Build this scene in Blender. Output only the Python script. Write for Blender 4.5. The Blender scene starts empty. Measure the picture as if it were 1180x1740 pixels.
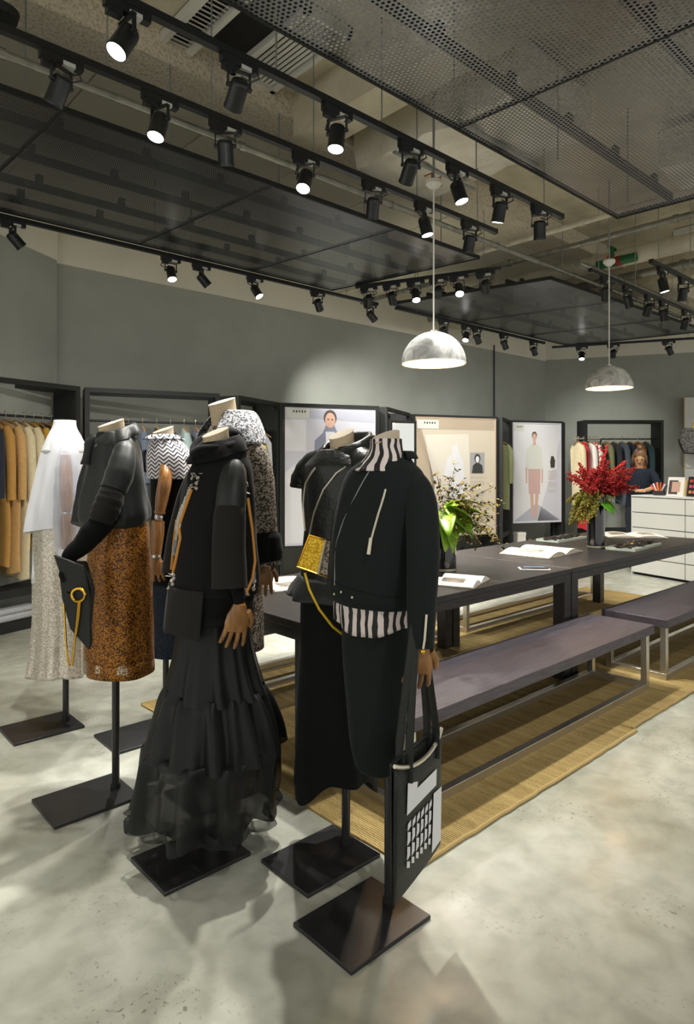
import bpy, math, random
from mathutils import Vector, Matrix
R = math.radians
random.seed(7)
SC = bpy.context.scene
COL = SC.collection

# ------------------------------------------------------------------ camera, world, exposure
cam_d = bpy.data.cameras.new('camera')
cam = bpy.data.objects.new('camera', cam_d); COL.objects.link(cam)
cam.location = (0, 0, 1.45); cam.rotation_euler = (R(90), 0, R(-42.4))
cam_d.sensor_fit = 'VERTICAL'; cam_d.sensor_height = 36.0; cam_d.sensor_width = 36.0
cam_d.lens = 1110 * 36.0 / 1740
cam_d.shift_y = -80 / 1740
cam_d.clip_start = .05; cam_d.clip_end = 100
SC.camera = cam

wd = bpy.data.worlds.new('world'); SC.world = wd; wd.use_nodes = True
wd.node_tree.nodes['Background'].inputs[0].default_value = (1, .985, .93, 1)
wd.node_tree.nodes['Background'].inputs[1].default_value = .82
SC.view_settings.view_transform = 'Standard'; SC.view_settings.look = 'None'
SC.view_settings.gamma = 1; SC.view_settings.use_curve_mapping = False
SC.view_settings.exposure = 0.28
SPOT_W = 165.0        # watts of one track spotlight
PENDANT_W = 14.0

# ------------------------------------------------------------------ materials
MATS = {}
def mat(name, col, rough=.6, metal=0.0, col2=None, scale=8.0, bump=0.0, bscale=None, detail=4, stretch=None,
        emit=None, estr=0, alpha=1.0, coat=0.0, sheen=0.0, ramp=(.35, .65), uv=False, spec=.5, dist=0.0):
    m = bpy.data.materials.new(name); m.use_nodes = True; MATS[name] = m
    nt = m.node_tree; b = nt.nodes['Principled BSDF']; L = nt.links
    b.inputs['Base Color'].default_value = (*col, 1); b.inputs['Roughness'].default_value = rough
    b.inputs['Metallic'].default_value = metal; b.inputs['Alpha'].default_value = alpha
    b.inputs['Specular IOR Level'].default_value = spec
    if coat: b.inputs['Coat Weight'].default_value = coat
    if sheen: b.inputs['Sheen Weight'].default_value = sheen; b.inputs['Sheen Roughness'].default_value = .4
    if emit: b.inputs['Emission Color'].default_value = (*emit, 1); b.inputs['Emission Strength'].default_value = estr
    if col2 or bump:
        tc = nt.nodes.new('ShaderNodeTexCoord'); mp = nt.nodes.new('ShaderNodeMapping')
        L.new(tc.outputs['UV' if uv else 'Object'], mp.inputs[0])
        if stretch: mp.inputs['Scale'].default_value = stretch
    if col2:
        nz = nt.nodes.new('ShaderNodeTexNoise'); nz.inputs['Scale'].default_value = scale; nz.inputs['Detail'].default_value = detail
        nz.inputs['Distortion'].default_value = dist
        L.new(mp.outputs[0], nz.inputs['Vector'])
        cr = nt.nodes.new('ShaderNodeValToRGB')
        cr.color_ramp.elements[0].position = ramp[0]; cr.color_ramp.elements[1].position = ramp[1]
        cr.color_ramp.elements[0].color = (*col, 1); cr.color_ramp.elements[1].color = (*col2, 1)
        L.new(nz.outputs[0], cr.inputs[0]); L.new(cr.outputs[0], b.inputs['Base Color'])
    if bump:
        n2 = nt.nodes.new('ShaderNodeTexNoise'); n2.inputs['Scale'].default_value = bscale or scale; n2.inputs['Detail'].default_value = 6
        L.new(mp.outputs[0], n2.inputs['Vector'])
        bp = nt.nodes.new('ShaderNodeBump'); bp.inputs['Strength'].default_value = bump; bp.inputs['Distance'].default_value = .02
        L.new(n2.outputs[0], bp.inputs['Height']); L.new(bp.outputs[0], b.inputs['Normal'])
    return m
def nodes_of(m): return m.node_tree, m.node_tree.nodes['Principled BSDF'], m.node_tree.links
def math_n(nt, op, a, b=None, c=None):
    n = nt.nodes.new('ShaderNodeMath'); n.operation = op
    for i, x in enumerate((a, b, c)):
        if x is None: continue
        if isinstance(x, (int, float)): n.inputs[i].default_value = x
        else: nt.links.new(x, n.inputs[i])
    return n.outputs[0]

# floor: polished concrete with clouds, scuffs and small dark pits
def floor_mat():
    m = mat('polished_concrete', (.5, .5, .45), .38); nt, b, L = nodes_of(m)
    tc = nt.nodes.new('ShaderNodeTexCoord')
    def noise(s, d, dist=0):
        n = nt.nodes.new('ShaderNodeTexNoise'); n.inputs['Scale'].default_value = s; n.inputs['Detail'].default_value = d
        n.inputs['Distortion'].default_value = dist
        L.new(tc.outputs['Object'], n.inputs['Vector']); return n.outputs[0]
    def ramp(f, p0, c0, p1, c1):
        r = nt.nodes.new('ShaderNodeValToRGB'); e = r.color_ramp.elements
        e[0].position = p0; e[0].color = (*c0, 1); e[1].position = p1; e[1].color = (*c1, 1); L.new(f, r.inputs[0]); return r.outputs[0]
    base = ramp(noise(1.1, 6, .6), .3, (.33, .33, .26), .72, (.58, .585, .52))
    mid = ramp(noise(9, 8, .3), .35, (.70, .70, .67), .62, (1, 1, 1))
    pit = ramp(noise(60, 7, .4), .33, (.30, .29, .25), .41, (1, 1, 1))
    zone = ramp(noise(1.9, 2, 0), .52, (1, 1, 1), .66, (0, 0, 0))
    mx = nt.nodes.new('ShaderNodeMix'); mx.data_type = 'RGBA'; mx.blend_type = 'MULTIPLY'; mx.inputs[0].default_value = .8
    L.new(base, mx.inputs[6]); L.new(mid, mx.inputs[7])
    mz = nt.nodes.new('ShaderNodeMix'); mz.data_type = 'RGBA'; mz.blend_type = 'MIX'
    L.new(zone, mz.inputs[0]); L.new(pit, mz.inputs[6]); mz.inputs[7].default_value = (1, 1, 1, 1)
    m2 = nt.nodes.new('ShaderNodeMix'); m2.data_type = 'RGBA'; m2.blend_type = 'MULTIPLY'; m2.inputs[0].default_value = .75
    L.new(mx.outputs[2], m2.inputs[6]); L.new(mz.outputs[2], m2.inputs[7]); L.new(m2.outputs[2], b.inputs['Base Color'])
    rr = ramp(noise(5, 5), .3, (.28,) * 3, .7, (.5,) * 3); L.new(rr, b.inputs['Roughness'])
    bp = nt.nodes.new('ShaderNodeBump'); bp.inputs['Strength'].default_value = .06; L.new(noise(20, 6), bp.inputs['Height']); L.new(bp.outputs[0], b.inputs['Normal'])
    return m
floor_mat()
mat('wall_grey', (.335, .352, .315), .85, col2=(.365, .382, .345), scale=3, bump=.05, bscale=60)
mat('band_cream', (.72, .69, .6), .8, col2=(.78, .75, .66), scale=2)
mat('ceiling_concrete', (.50, .455, .325), .95, col2=(.66, .60, .45), scale=4, bump=.35, bscale=22, detail=8)
mat('rough_plaster', (.50, .44, .32), 1, col2=(.74, .67, .53), scale=60, bump=1.0, bscale=30, detail=8, ramp=(.36, .52))
mat('soffit_board', (.78, .73, .58), .8, col2=(.72, .67, .53), scale=2)
mat('foil', (.72, .68, .55), .35, .35, col2=(.85, .82, .72), scale=5, bump=.9, bscale=7)
mat('pipe_steel', (.22, .22, .19), .4, .7, col2=(.32, .31, .27), scale=14)
mat('pipe_cream', (.62, .58, .46), .55, col2=(.5, .47, .37), scale=9)
mat('valve_green', (.01, .12, .03), .4); mat('valve_red', (.25, .02, .02), .4)
mat('vent_white', (.66, .65, .58), .6); mat('void_black', (.008, .008, .007), .9)
mat('black_metal', (.012, .012, .013), .42, col2=(.02, .02, .021), scale=30)
mat('frame_black', (.012, .0125, .012), .6, spec=.3, col2=(.022, .023, .022), scale=90)
mat('lamp_black', (.012, .013, .014), .38)
mat('lens', (1, 1, 1), .3, emit=(1, .98, .94), estr=14)
mat('label_white', (.6, .6, .56), .5)
mat('rod_grey', (.3, .32, .32), .4, .6)
mat('table_wood', (.016, .0135, .014), .36, spec=.4, col2=(.034, .029, .029), scale=6, stretch=(1.2, 26, 10), bump=.06, bscale=10)
mat('bench_wood', (.045, .038, .047), .42, spec=.45, col2=(.085, .073, .088), scale=6, stretch=(1.4, 30, 10), bump=.08, bscale=10)
mat('steel', (.60, .57, .50), .28, .92, col2=(.66, .63, .56), scale=12, stretch=(1, 1, 30))
mat('base_black', (.016, .016, .018), .33, col2=(.024, .023, .024), scale=14, bump=.03, bscale=200)
mat('white_lacquer', (.74, .75, .72), .35); mat('counter_gap', (.1, .1, .09), .7)
mat('neck_linen', (.62, .50, .34), .9, col2=(.55, .44, .29), scale=160, bump=.15, bscale=300)
mat('neck_white', (.50, .42, .33), .9)
mat('arm_wood', (.20, .08, .02), .3, col2=(.40, .19, .055), scale=7, stretch=(8, 8, 1), coat=.3)
mat('hand_wood', (.20, .09, .026), .4, col2=(.34, .17, .055), scale=9, stretch=(5, 5, 1), coat=.2)
mat('joint_steel', (.6, .6, .6), .25, 1)
mat('satin_black', (.013, .0155, .015), .5, spec=.4, sheen=.08, bump=.05, bscale=20)
mat('velvet_black', (.0035, .0035, .004), .85, spec=.15, sheen=.05)
mat('wool_green', (.0085, .0125, .012), .85, spec=.2, sheen=.07, bump=.15, bscale=500)
mat('wool_black', (.0055, .006, .0065), .9, spec=.2, sheen=.04, bump=.15, bscale=500)
mat('sweat_black', (.006, .006, .0065), .9, spec=.2, sheen=.03)
mat('sleeve_charcoal', (.013, .012, .011), .85, spec=.25, sheen=.08, bump=.1, bscale=600)
mat('leather', (.012, .0135, .012), .38, spec=.4, bump=.2, bscale=60, coat=.1)
mat('leather_bag', (.013, .0145, .0135), .5, spec=.35, bump=.15, bscale=90)
mat('trim_silver', (.62, .58, .46), .35, .7)
mat('gold', (.85, .5, .06), .22, 1); mat('yellow_strap', (.75, .5, .02), .35, .3)
mat('cotton_white', (.78, .79, .82), .85, bump=.05, bscale=30)
mat('strap_orange', (.62, .26, .04), .45)
mat('applique', (.62, .58, .5), .6, col2=(.4, .36, .3), scale=60)
mat('applique_blue', (.12, .2, .3), .6, col2=(.3, .38, .45), scale=50)
mat('jute_edge', (.42, .30, .12), .95, bump=.3, bscale=200)
mat('paper', (.78, .76, .70), .8); mat('paper_cream', (.72, .66, .52), .8); mat('print_grey', (.10, .10, .09), .6, col2=(.35, .32, .26), scale=20)
mat('tray_glass', (.55, .62, .55), .25); mat('black_bits', (.02, .016, .015), .3)
mat('phone_blue', (.07, .12, .22), .25); mat('tan', (.55, .40, .2), .6)
mat('bulb', (1, .7, .3), .3, emit=(1, .55, .18), estr=25)
mat('shade_out', (.78, .78, .76), .42, .3, col2=(.40, .40, .38), scale=7, bump=.25, bscale=14, dist=2)
mat('shade_in', (.95, .80, .6), .6); mat('cord_white', (.75, .73, .66), .5); mat('wire_red', (.35, .1, .03), .5)
mat('skin', (.62, .36, .2), .55); mat('hair', (.10, .05, .025), .5, col2=(.2, .11, .05), scale=30, stretch=(1, 1, .2))
mat('denim', (.012, .017, .028), .85, spec=.2, col2=(.024, .03, .045), scale=60); mat('trouser_navy', (.012, .014, .024), .8)
mat('lip', (.4, .07, .06), .5); mat('eye_dark', (.01, .008, .006), .3)
mat('leaf_lime', (.16, .36, .015), .35, col2=(.30, .50, .03), scale=9, coat=.2)
mat('leaf_green', (.05, .20, .01), .4, col2=(.12, .32, .02), scale=12)
mat('leaf_olive', (.13, .13, .012), .6, col2=(.26, .24, .03), scale=22)
mat('leaf_brown', (.09, .06, .010), .7, col2=(.24, .19, .02), scale=25)
mat('petal_red', (.20, .006, .008), .65, col2=(.44, .018, .015), scale=18); mat('petal_bright', (.75, .03, .03), .5)
mat('stem', (.06, .05, .02), .7); mat('vase_black', (.006, .006, .007), .12, coat=.6)
mat('fur_grey', (.08, .08, .075), .95, col2=(.38, .37, .35), scale=38, bump=.8, bscale=50)
mat('mirror', (.8, .82, .8), .03, 1.0)
CLOTH = {'tan': (.42, .22, .05), 'camel': (.50, .30, .11), 'cream': (.62, .53, .34), 'mustard': (.44, .26, .03), 'navy': (.012, .015, .028),
         'oxblood': (.13, .02, .016), 'grey': (.40, .41, .43), 'yellow': (.62, .50, .02), 'olive': (.17, .18, .085), 'teal': (.025, .06, .07),
         'rust': (.25, .075, .018), 'red': (.52, .008, .02), 'white': (.74, .70, .66), 'charcoal': (.02, .022, .026), 'slate': (.07, .09, .12), 'mint': (.28, .36, .36)}
for k, c in CLOTH.items(): mat('cloth_' + k, c, .85, col2=tuple(x * 1.12 for x in c), scale=30, sheen=.15, bump=.05, bscale=80)
mat('cloth_print', (.5, .03, .03), .8, col2=(.72, .66, .58), scale=14, ramp=(.48, .52))
mat('hanger_wood', (.3, .16, .06), .5); mat('hanger_metal', (.6, .55, .42), .3, .9)

def perforated(name, P, hole, col):
    m = mat(name, (col, col, col * 1.05), .28, .85); nt, b, L = nodes_of(m)
    tc = nt.nodes.new('ShaderNodeTexCoord')
    def cell(off):
        mp = nt.nodes.new('ShaderNodeMapping'); mp.inputs['Scale'].default_value = (1 / P, 1 / (P * 1.7320508), 0); mp.inputs['Location'].default_value = (off, off, 0)
        L.new(tc.outputs['Object'], mp.inputs[0])
        fr = nt.nodes.new('ShaderNodeVectorMath'); fr.operation = 'FRACTION'; L.new(mp.outputs[0], fr.inputs[0])
        sb = nt.nodes.new('ShaderNodeVectorMath'); sb.operation = 'SUBTRACT'; sb.inputs[1].default_value = (.5, .5, 0); L.new(fr.outputs[0], sb.inputs[0])
        mu = nt.nodes.new('ShaderNodeVectorMath'); mu.operation = 'MULTIPLY'; mu.inputs[1].default_value = (1, 1.7320508, 0); L.new(sb.outputs[0], mu.inputs[0])
        ln = nt.nodes.new('ShaderNodeVectorMath'); ln.operation = 'LENGTH'; L.new(mu.outputs[0], ln.inputs[0]); return ln.outputs['Value']
    d = math_n(nt, 'MINIMUM', cell(0), cell(.5))
    L.new(math_n(nt, 'GREATER_THAN', d, hole), b.inputs['Alpha'])
perforated('perforated_metal', .026, .31, .22)
perforated('fine_perforated_metal', .016, .20, .10)

def jute():
    m = mat('jute', (.3, .2, .06), .95); nt, b, L = nodes_of(m)
    tc = nt.nodes.new('ShaderNodeTexCoord')
    w = nt.nodes.new('ShaderNodeTexWave'); w.wave_type = 'BANDS'; w.bands_direction = 'X'; w.inputs['Scale'].default_value = 28; w.inputs['Distortion'].default_value = 2.5
    w.inputs['Detail'].default_value = 3; w.inputs['Detail Scale'].default_value = 3; L.new(tc.outputs['Object'], w.inputs[0])
    n = nt.nodes.new('ShaderNodeTexNoise'); n.inputs['Scale'].default_value = 9; n.inputs['Detail'].default_value = 8
    mp = nt.nodes.new('ShaderNodeMapping'); mp.inputs['Scale'].default_value = (3, .5, 1); L.new(tc.outputs['Object'], mp.inputs[0]); L.new(mp.outputs[0], n.inputs[0])
    f = math_n(nt, 'ADD', math_n(nt, 'MULTIPLY', w.outputs[1], .45), math_n(nt, 'MULTIPLY', n.outputs[0], .6))
    r = nt.nodes.new('ShaderNodeValToRGB'); e = r.color_ramp.elements
    e[0].position = .22; e[0].color = (.16, .10, .022, 1); e[1].position = .85; e[1].color = (.60, .44, .18, 1)
    L.new(f, r.inputs[0]); L.new(r.outputs[0], b.inputs['Base Color'])
    bp = nt.nodes.new('ShaderNodeBump'); bp.inputs['Strength'].default_value = .6; bp.inputs['Distance'].default_value = .01; L.new(f, bp.inputs['Height']); L.new(bp.outputs[0], b.inputs['Normal'])
jute()

def sequin(name, c1, c2, scale, metal, rough, transp=0):
    m = mat(name, c1, rough, metal); nt, b, L = nodes_of(m)
    tc = nt.nodes.new('ShaderNodeTexCoord'); v = nt.nodes.new('ShaderNodeTexVoronoi'); v.inputs['Scale'].default_value = scale
    L.new(tc.outputs['Object'], v.inputs['Vector'])
    sp = nt.nodes.new('ShaderNodeSeparateColor'); L.new(v.outputs['Color'], sp.inputs[0])
    r = nt.nodes.new('ShaderNodeValToRGB'); e = r.color_ramp.elements; e[0].color = (*c1, 1); e[1].color = (*c2, 1); e[0].position = .3; e[1].position = .75
    L.new(sp.outputs[0], r.inputs[0]); L.new(r.outputs[0], b.inputs['Base Color'])
    bp = nt.nodes.new('ShaderNodeBump'); bp.inputs['Strength'].default_value = .9; bp.inputs['Distance'].default_value = .004
    L.new(v.outputs['Color'], bp.inputs['Height']); L.new(bp.outputs[0], b.inputs['Normal'])
    if transp:
        L.new(math_n(nt, 'GREATER_THAN', sp.outputs[1], transp), b.inputs['Alpha'])
sequin('sequin_rust', (.06, .018, .003), (.50, .20, .02), 230, .35, .4)
sequin('sequin_silver', (.52, .45, .35), (.82, .77, .70), 170, .35, .3)
sequin('lace_rust', (.24, .12, .04), (.66, .56, .42), 150, .1, .6)
sequin('glitter_gold', (.55, .30, .01), (.9, .62, .06), 190, .7, .3)
sequin('tweed', (.02, .016, .012), (.34, .28, .22), 170, 0, .9)
sequin('tweed_spotlit', (.10, .10, .11), (.75, .75, .80), 150, 0, .9)
sequin('snake', (.10, .07, .05), (.55, .45, .36), 170, 0, .5)
sequin('leopard', (.07, .04, .02), (.38, .24, .14), 120, 0, .8)

def stripes(name, kind):
    m = mat(name, (.7, .7, .7), .75); nt, b, L = nodes_of(m)
    tc = nt.nodes.new('ShaderNodeTexCoord'); sp = nt.nodes.new('ShaderNodeSeparateXYZ'); L.new(tc.outputs['UV'], sp.inputs[0])
    if kind == 'chevron':
        t = math_n(nt, 'PINGPONG', sp.outputs[0], .028)
        v = math_n(nt, 'ADD', sp.outputs[1], math_n(nt, 'MULTIPLY', t, .75))
        f = math_n(nt, 'FRACT', math_n(nt, 'MULTIPLY', v, 1 / .021)); k = math_n(nt, 'GREATER_THAN', f, .40)
        c0, c1 = (.02, .02, .03), (.80, .76, .80)
    else:
        n = nt.nodes.new('ShaderNodeTexNoise'); n.inputs['Scale'].default_value = 14; L.new(tc.outputs['UV'], n.inputs[0])
        u = math_n(nt, 'ADD', sp.outputs[0], math_n(nt, 'MULTIPLY', n.outputs[0], .035))
        f = math_n(nt, 'FRACT', math_n(nt, 'MULTIPLY', u, 1 / .034)); k = math_n(nt, 'GREATER_THAN', f, .46)
        c0, c1 = (.012, .010, .010), (.70, .62, .60)
    r = nt.nodes.new('ShaderNodeMix'); r.data_type = 'RGBA'; r.inputs[6].default_value = (*c0, 1); r.inputs[7].default_value = (*c1, 1)
    L.new(k, r.inputs[0]); L.new(r.outputs[2], b.inputs['Base Color'])
stripes('chevron', 'chevron'); stripes('zebra', 'zebra')

def sheer(name, col, keep, rough=.5):
    m = mat(name, col, rough, sheen=.3 if col[0] > .1 else .0, spec=.5 if col[0] > .1 else .25); nt, b, L = nodes_of(m)
    lw = nt.nodes.new('ShaderNodeLayerWeight'); lw.inputs[0].default_value = .35
    a = math_n(nt, 'ADD', keep, math_n(nt, 'MULTIPLY', lw.outputs['Facing'], 1 - keep)); L.new(a, b.inputs['Alpha'])
sheer('organza_black', (.010, .0105, .011), .92, .42); sheer('organza_hem', (.012, .013, .013), .62, .5); sheer('voile_white', (.80, .81, .86), .80, .8); sheer('voile_sheer', (.72, .74, .84), .22, .8)

# ------------------------------------------------------------------ mesh builder
class MB:
    def __init__(s): s.v = []; s.f = []; s.uv = None
    def add(s, vs, fs):
        o = len(s.v); s.v += [tuple(p) for p in vs]; s.f += [tuple(i + o for i in f) for f in fs]; return s
    def box(s, c, e, rz=0, M=None):
        hx, hy, hz = e[0] / 2, e[1] / 2, e[2] / 2; ca, sa = math.cos(rz), math.sin(rz); vs = []
        for z in (-hz, hz):
            for x, y in ((-hx, -hy), (hx, -hy), (hx, hy), (-hx, hy)):
                p = Vector((x, y, z))
                if M is not None: p = M @ p
                else: p = Vector((x * ca - y * sa, x * sa + y * ca, z))
                vs.append((p.x + c[0], p.y + c[1], p.z + c[2]))
        return s.add(vs, [(3, 2, 1, 0), (4, 5, 6, 7), (0, 1, 5, 4), (1, 2, 6, 5), (2, 3, 7, 6), (3, 0, 4, 7)])
    def b2(s, x0, x1, y0, y1, z0, z1): return s.box(((x0 + x1) / 2, (y0 + y1) / 2, (z0 + z1) / 2), (x1 - x0, y1 - y0, z1 - z0))
    def tube(s, pts, r, n=8, cap=True, sq=1.0, twist=None):
        pts = [Vector(p) for p in pts]; m = len(pts)
        rs = r if isinstance(r, (list, tuple)) else [r] * m
        T = [(pts[min(i + 1, m - 1)] - pts[max(i - 1, 0)]).normalized() for i in range(m)]
        up = Vector((0, 0, 1)) if abs(T[0].z) < .9 else Vector((1, 0, 0))
        if twist is not None: up = Vector(twist)
        a = T[0].cross(up).normalized(); vs = []; fs = []
        for i in range(m):
            a = (a - T[i] * a.dot(T[i])).normalized(); b = T[i].cross(a)
            for j in range(n):
                t = 2 * math.pi * j / n; vs.append(pts[i] + (a * math.cos(t) + b * math.sin(t) * sq) * rs[i])
        for i in range(m - 1):
            for j in range(n): k = (j + 1) % n; fs.append((i * n + j, i * n + k, (i + 1) * n + k, (i + 1) * n + j))
        if cap: fs.append(tuple(range(n - 1, -1, -1))); fs.append(tuple((m - 1) * n + j for j in range(n)))
        return s.add(vs, fs)
    def cyl(s, p0, p1, r, r2=None, n=16): return s.tube([p0, p1], [r, r if r2 is None else r2], n)
    def lathe(s, prof, c=(0, 0, 0), n=28):
        vs = []; fs = []; m = len(prof)
        for r, z in prof:
            for j in range(n): t = 2 * math.pi * j / n; vs.append((c[0] + r * math.cos(t), c[1] + r * math.sin(t), c[2] + z))
        for i in range(m - 1):
            for j in range(n): k = (j + 1) % n; fs.append((i * n + j, i * n + k, (i + 1) * n + k, (i + 1) * n + j))
        return s.add(vs, fs)
    def ell(s, c, e, n=14, m=9, M=None):
        vs = []; fs = []
        for i in range(m + 1):
            ph = math.pi * i / m
            for j in range(n):
                t = 2 * math.pi * j / n; p = Vector((e[0] * math.sin(ph) * math.cos(t), e[1] * math.sin(ph) * math.sin(t), e[2] * math.cos(ph)))
                if M is not None: p = M @ p
                vs.append((p.x + c[0], p.y + c[1], p.z + c[2]))
        for i in range(m):
            for j in range(n): k = (j + 1) % n; fs.append((i * n + j, (i + 1) * n + j, (i + 1) * n + k, i * n + k))
        return s.add(vs, fs)
    def prism(s, poly, off):     # 3-D polygon extruded by vector off
        n = len(poly); o = Vector(off); vs = [Vector(p) for p in poly] + [Vector(p) + o for p in poly]
        return s.add(vs, [tuple(range(n - 1, -1, -1)), tuple(range(n, 2 * n))] + [(i, (i + 1) % n, n + (i + 1) % n, n + i) for i in range(n)])
    def grid(s, rows, uvs=None):
        m = len(rows); n = len(rows[0]); o = len(s.v)
        s.add([p for r in rows for p in r], [(i * n + j, i * n + j + 1, (i + 1) * n + j + 1, (i + 1) * n + j) for i in range(m - 1) for j in range(n - 1)])
        if uvs: s.uv = (s.uv or []) + [q for r in uvs for q in r]
        return s
    def mesh(s, name, smooth=True, ang=40):
        me = bpy.data.meshes.new(name); me.from_pydata(s.v, [], s.f); me.update()
        if s.uv and len(s.uv) == len(s.v):
            ul = me.uv_layers.new(name='UVMap')
            for lp in me.loops: ul.data[lp.index].uv = s.uv[lp.vertex_index]
        if smooth:
            me.polygons.foreach_set('use_smooth', [True] * len(me.polygons))
            if ang < 180: me.set_sharp_from_angle(angle=R(ang))
        return me
    def build(s, name, m, parent=None, smooth=True, ang=40, bevel=0, loc=None, rz=0, solid=0, label=None, sub=0):
        me = s.mesh(name, smooth, ang); me.materials.append(MATS[m])
        return place(name, me, parent, loc, rz, bevel, solid, label, sub)
def place(name, me, parent=None, loc=None, rz=0, bevel=0, solid=0, label=None, sub=0):
    o = bpy.data.objects.new(name, me); COL.objects.link(o); o.parent = parent
    if loc: o.location = loc
    if rz: o.rotation_euler = (0, 0, rz)
    if bevel:
        b = o.modifiers.new('bevel', 'BEVEL'); b.width = bevel; b.segments = 2; b.limit_method = 'ANGLE'
    if solid:
        b = o.modifiers.new('solid', 'SOLIDIFY'); b.thickness = solid; b.offset = -1
    if sub:
        b = o.modifiers.new('sub', 'SUBSURF'); b.levels = sub; b.render_levels = sub
    if label: o['label'] = label
    return o
def tag(o, label=None, cat=None, group=None, kind=None):
    if label: o['label'] = label
    if cat: o['category'] = cat
    if group: o['group'] = group
    if kind: o['kind'] = kind
    return o
def thing(name, label, cat, loc=(0, 0, 0), rz=0, group=None):
    o = bpy.data.objects.new(name, None); COL.objects.link(o); o.location = loc; o.rotation_euler = (0, 0, rz); o.empty_display_size = .1
    return tag(o, label, cat, group)
def lerp(a, b, t): return a + (b - a) * t
ORD = ['first', 'second', 'third', 'fourth', 'fifth', 'sixth', 'seventh', 'eighth', 'ninth', 'tenth']

# ------------------------------------------------------------------ room shell
tag(MB().b2(-4, 17, -6, 9, -.12, 0).build('floor', 'polished_concrete', smooth=False), kind='structure')
def wall(name, p0, p1, z0, z1, m, th=.12):
    d = Vector((p1[0] - p0[0], p1[1] - p0[1], 0)); n = Vector((-d.y, d.x, 0)).normalized() * th
    if n.y < 0 and abs(n.y) > .3: n = -n
    if n.x < 0 and abs(n.y) <= .3: n = -n
    o = MB().prism([(p0[0], p0[1], z0), (p1[0], p1[1], z0), (p1[0], p1[1], z1), (p0[0], p0[1], z1)], n).build(name, m, smooth=False)
    return tag(o, kind='structure')
wall('wall_left', (2.2, 6.9), (11.66, 6.9), 0, 3.5, 'wall_grey')
wall('wall_left_return', (-1.2, 4.63), (2.2, 6.9), 0, 3.5, 'wall_grey')
wall('wall_back', (11.6, 6.9), (15.3, -.2), 0, 3.52, 'wall_grey')
wall('trim_1', (2.2, 6.88), (11.66, 6.88), 3.5, 4.15, 'band_cream')
wall('trim_2', (-1.2, 4.61), (2.2, 6.88), 3.5, 4.15, 'band_cream')
wall('trim_3', (11.59, 6.88), (15.28, -.21), 3.52, 4.15, 'band_cream')
tag(MB().b2(-4, 17, -6, 9, 4.15, 4.35).build('ceiling', 'ceiling_concrete', smooth=False), kind='structure')
# rough plaster strip, smooth boards, cross beams under the slab
tag(MB().b2(-2, 11.5, 3.78, 4.2, 3.97, 4.15).build('ceiling_beam', 'rough_plaster', smooth=False), kind='structure')
tag(MB().b2(2.92, 3.22, .2, 3.78, 3.84, 4.15).build('ceiling_beam', 'ceiling_concrete', smooth=False), kind='structure')
tag(MB().b2(8.3, 8.9, -1, 6.8, 3.72, 4.15).build('ceiling_beam', 'ceiling_concrete', smooth=False), kind='structure')
brd = MB().b2(-2, 8.3, 4.2, 6.86, 4.0, 4.15).build('trim_4', 'soffit_board', smooth=False); tag(brd, kind='structure')
pm = None
for i in range(11):
    x = -1.5 + i * .9
    if pm is None: pm = MB().b2(-.443, .443, 4.21, 6.85, 3.98, 4.0).mesh('ceiling_board', False); pm.materials.append(MATS['soffit_board'])
    place('ceiling_board', pm, brd, (x, 0, 0))
# conduit on the wall
MB().cyl((9.85, 6.87, .0), (9.85, 6.87, 3.6), .012, n=8).build('trim_5', 'frame_black')['kind'] = 'structure'

# ------------------------------------------------------------------ overhead services
def pipe(name, label, cat, pts, r, m, collars=(), n=14):
    t = thing(name, label, cat, pts[0])
    o = Vector(pts[0]); MB().tube([Vector(p) - o for p in pts], r, n).build('pipe_run', m, t)
    for k in collars:
        p = Vector(pts[0]).lerp(Vector(pts[-1]), k) - o; d = (Vector(pts[-1]) - Vector(pts[0])).normalized() * .02
        MB().tube([p - d, p + d], r * 1.3, n).build('coupling', m, t)
    return t
pipe('conduit_pipe', 'galvanised conduit running beside the edge of the long dark panel', 'pipe', [(-.6, 3.6, 3.52), (9.6, 3.6, 3.52)], .022, 'pipe_steel', [.15, .29, .43, .57, .71, .86])
pipe('water_pipe', 'thick cream insulated pipe crossing the ceiling at upper right', 'pipe', [(7.25, .4, 3.78), (7.25, 6.6, 3.78)], .095, 'pipe_cream', [.3, .52, .75])
pipe('water_pipe', 'slim steel pipe crossing just in front of the thick cream pipe', 'pipe', [(6.3, .6, 3.72), (6.3, 6.6, 3.72)], .03, 'pipe_steel', [.3, .6])
pipe('water_pipe', 'thin cream pipe crossing behind the two front light tracks', 'pipe', [(5.6, 1.8, 3.66), (5.6, 6.4, 3.66)], .026, 'pipe_cream', [.25, .5])
pipe('water_pipe', 'grey pipe lying behind the thick cream ceiling pipe', 'pipe', [(7.75, .4, 3.7), (7.75, 6.6, 3.7)], .05, 'pipe_steel', [.4, .7])
pipe('water_pipe', 'grey pipe alongside the conduit over the far dark panel', 'pipe', [(6.4, 3.42, 3.56), (9.8, 3.42, 3.56)], .04, 'pipe_steel', [.3, .6])
t = thing('pipe_valve', 'green and red valve fitting on the thick cream ceiling pipe', 'valve', (7.13, 3.35, 3.72))
MB().cyl((0, -.22, 0), (0, .22, 0), .05, n=12).build('valve_body', 'valve_green', t)
MB().cyl((0, -.06, 0), (0, .0, 0), .055, n=12).build('red_collar', 'valve_red', t)
MB().cyl((0, .05, 0), (0, .05, .16), .02, n=8).build('valve_stem', 'valve_green', t)
MB().cyl((-.08, .05, .16), (.08, .05, .16), .018, n=8).build('valve_handle', 'valve_green', t)
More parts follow.
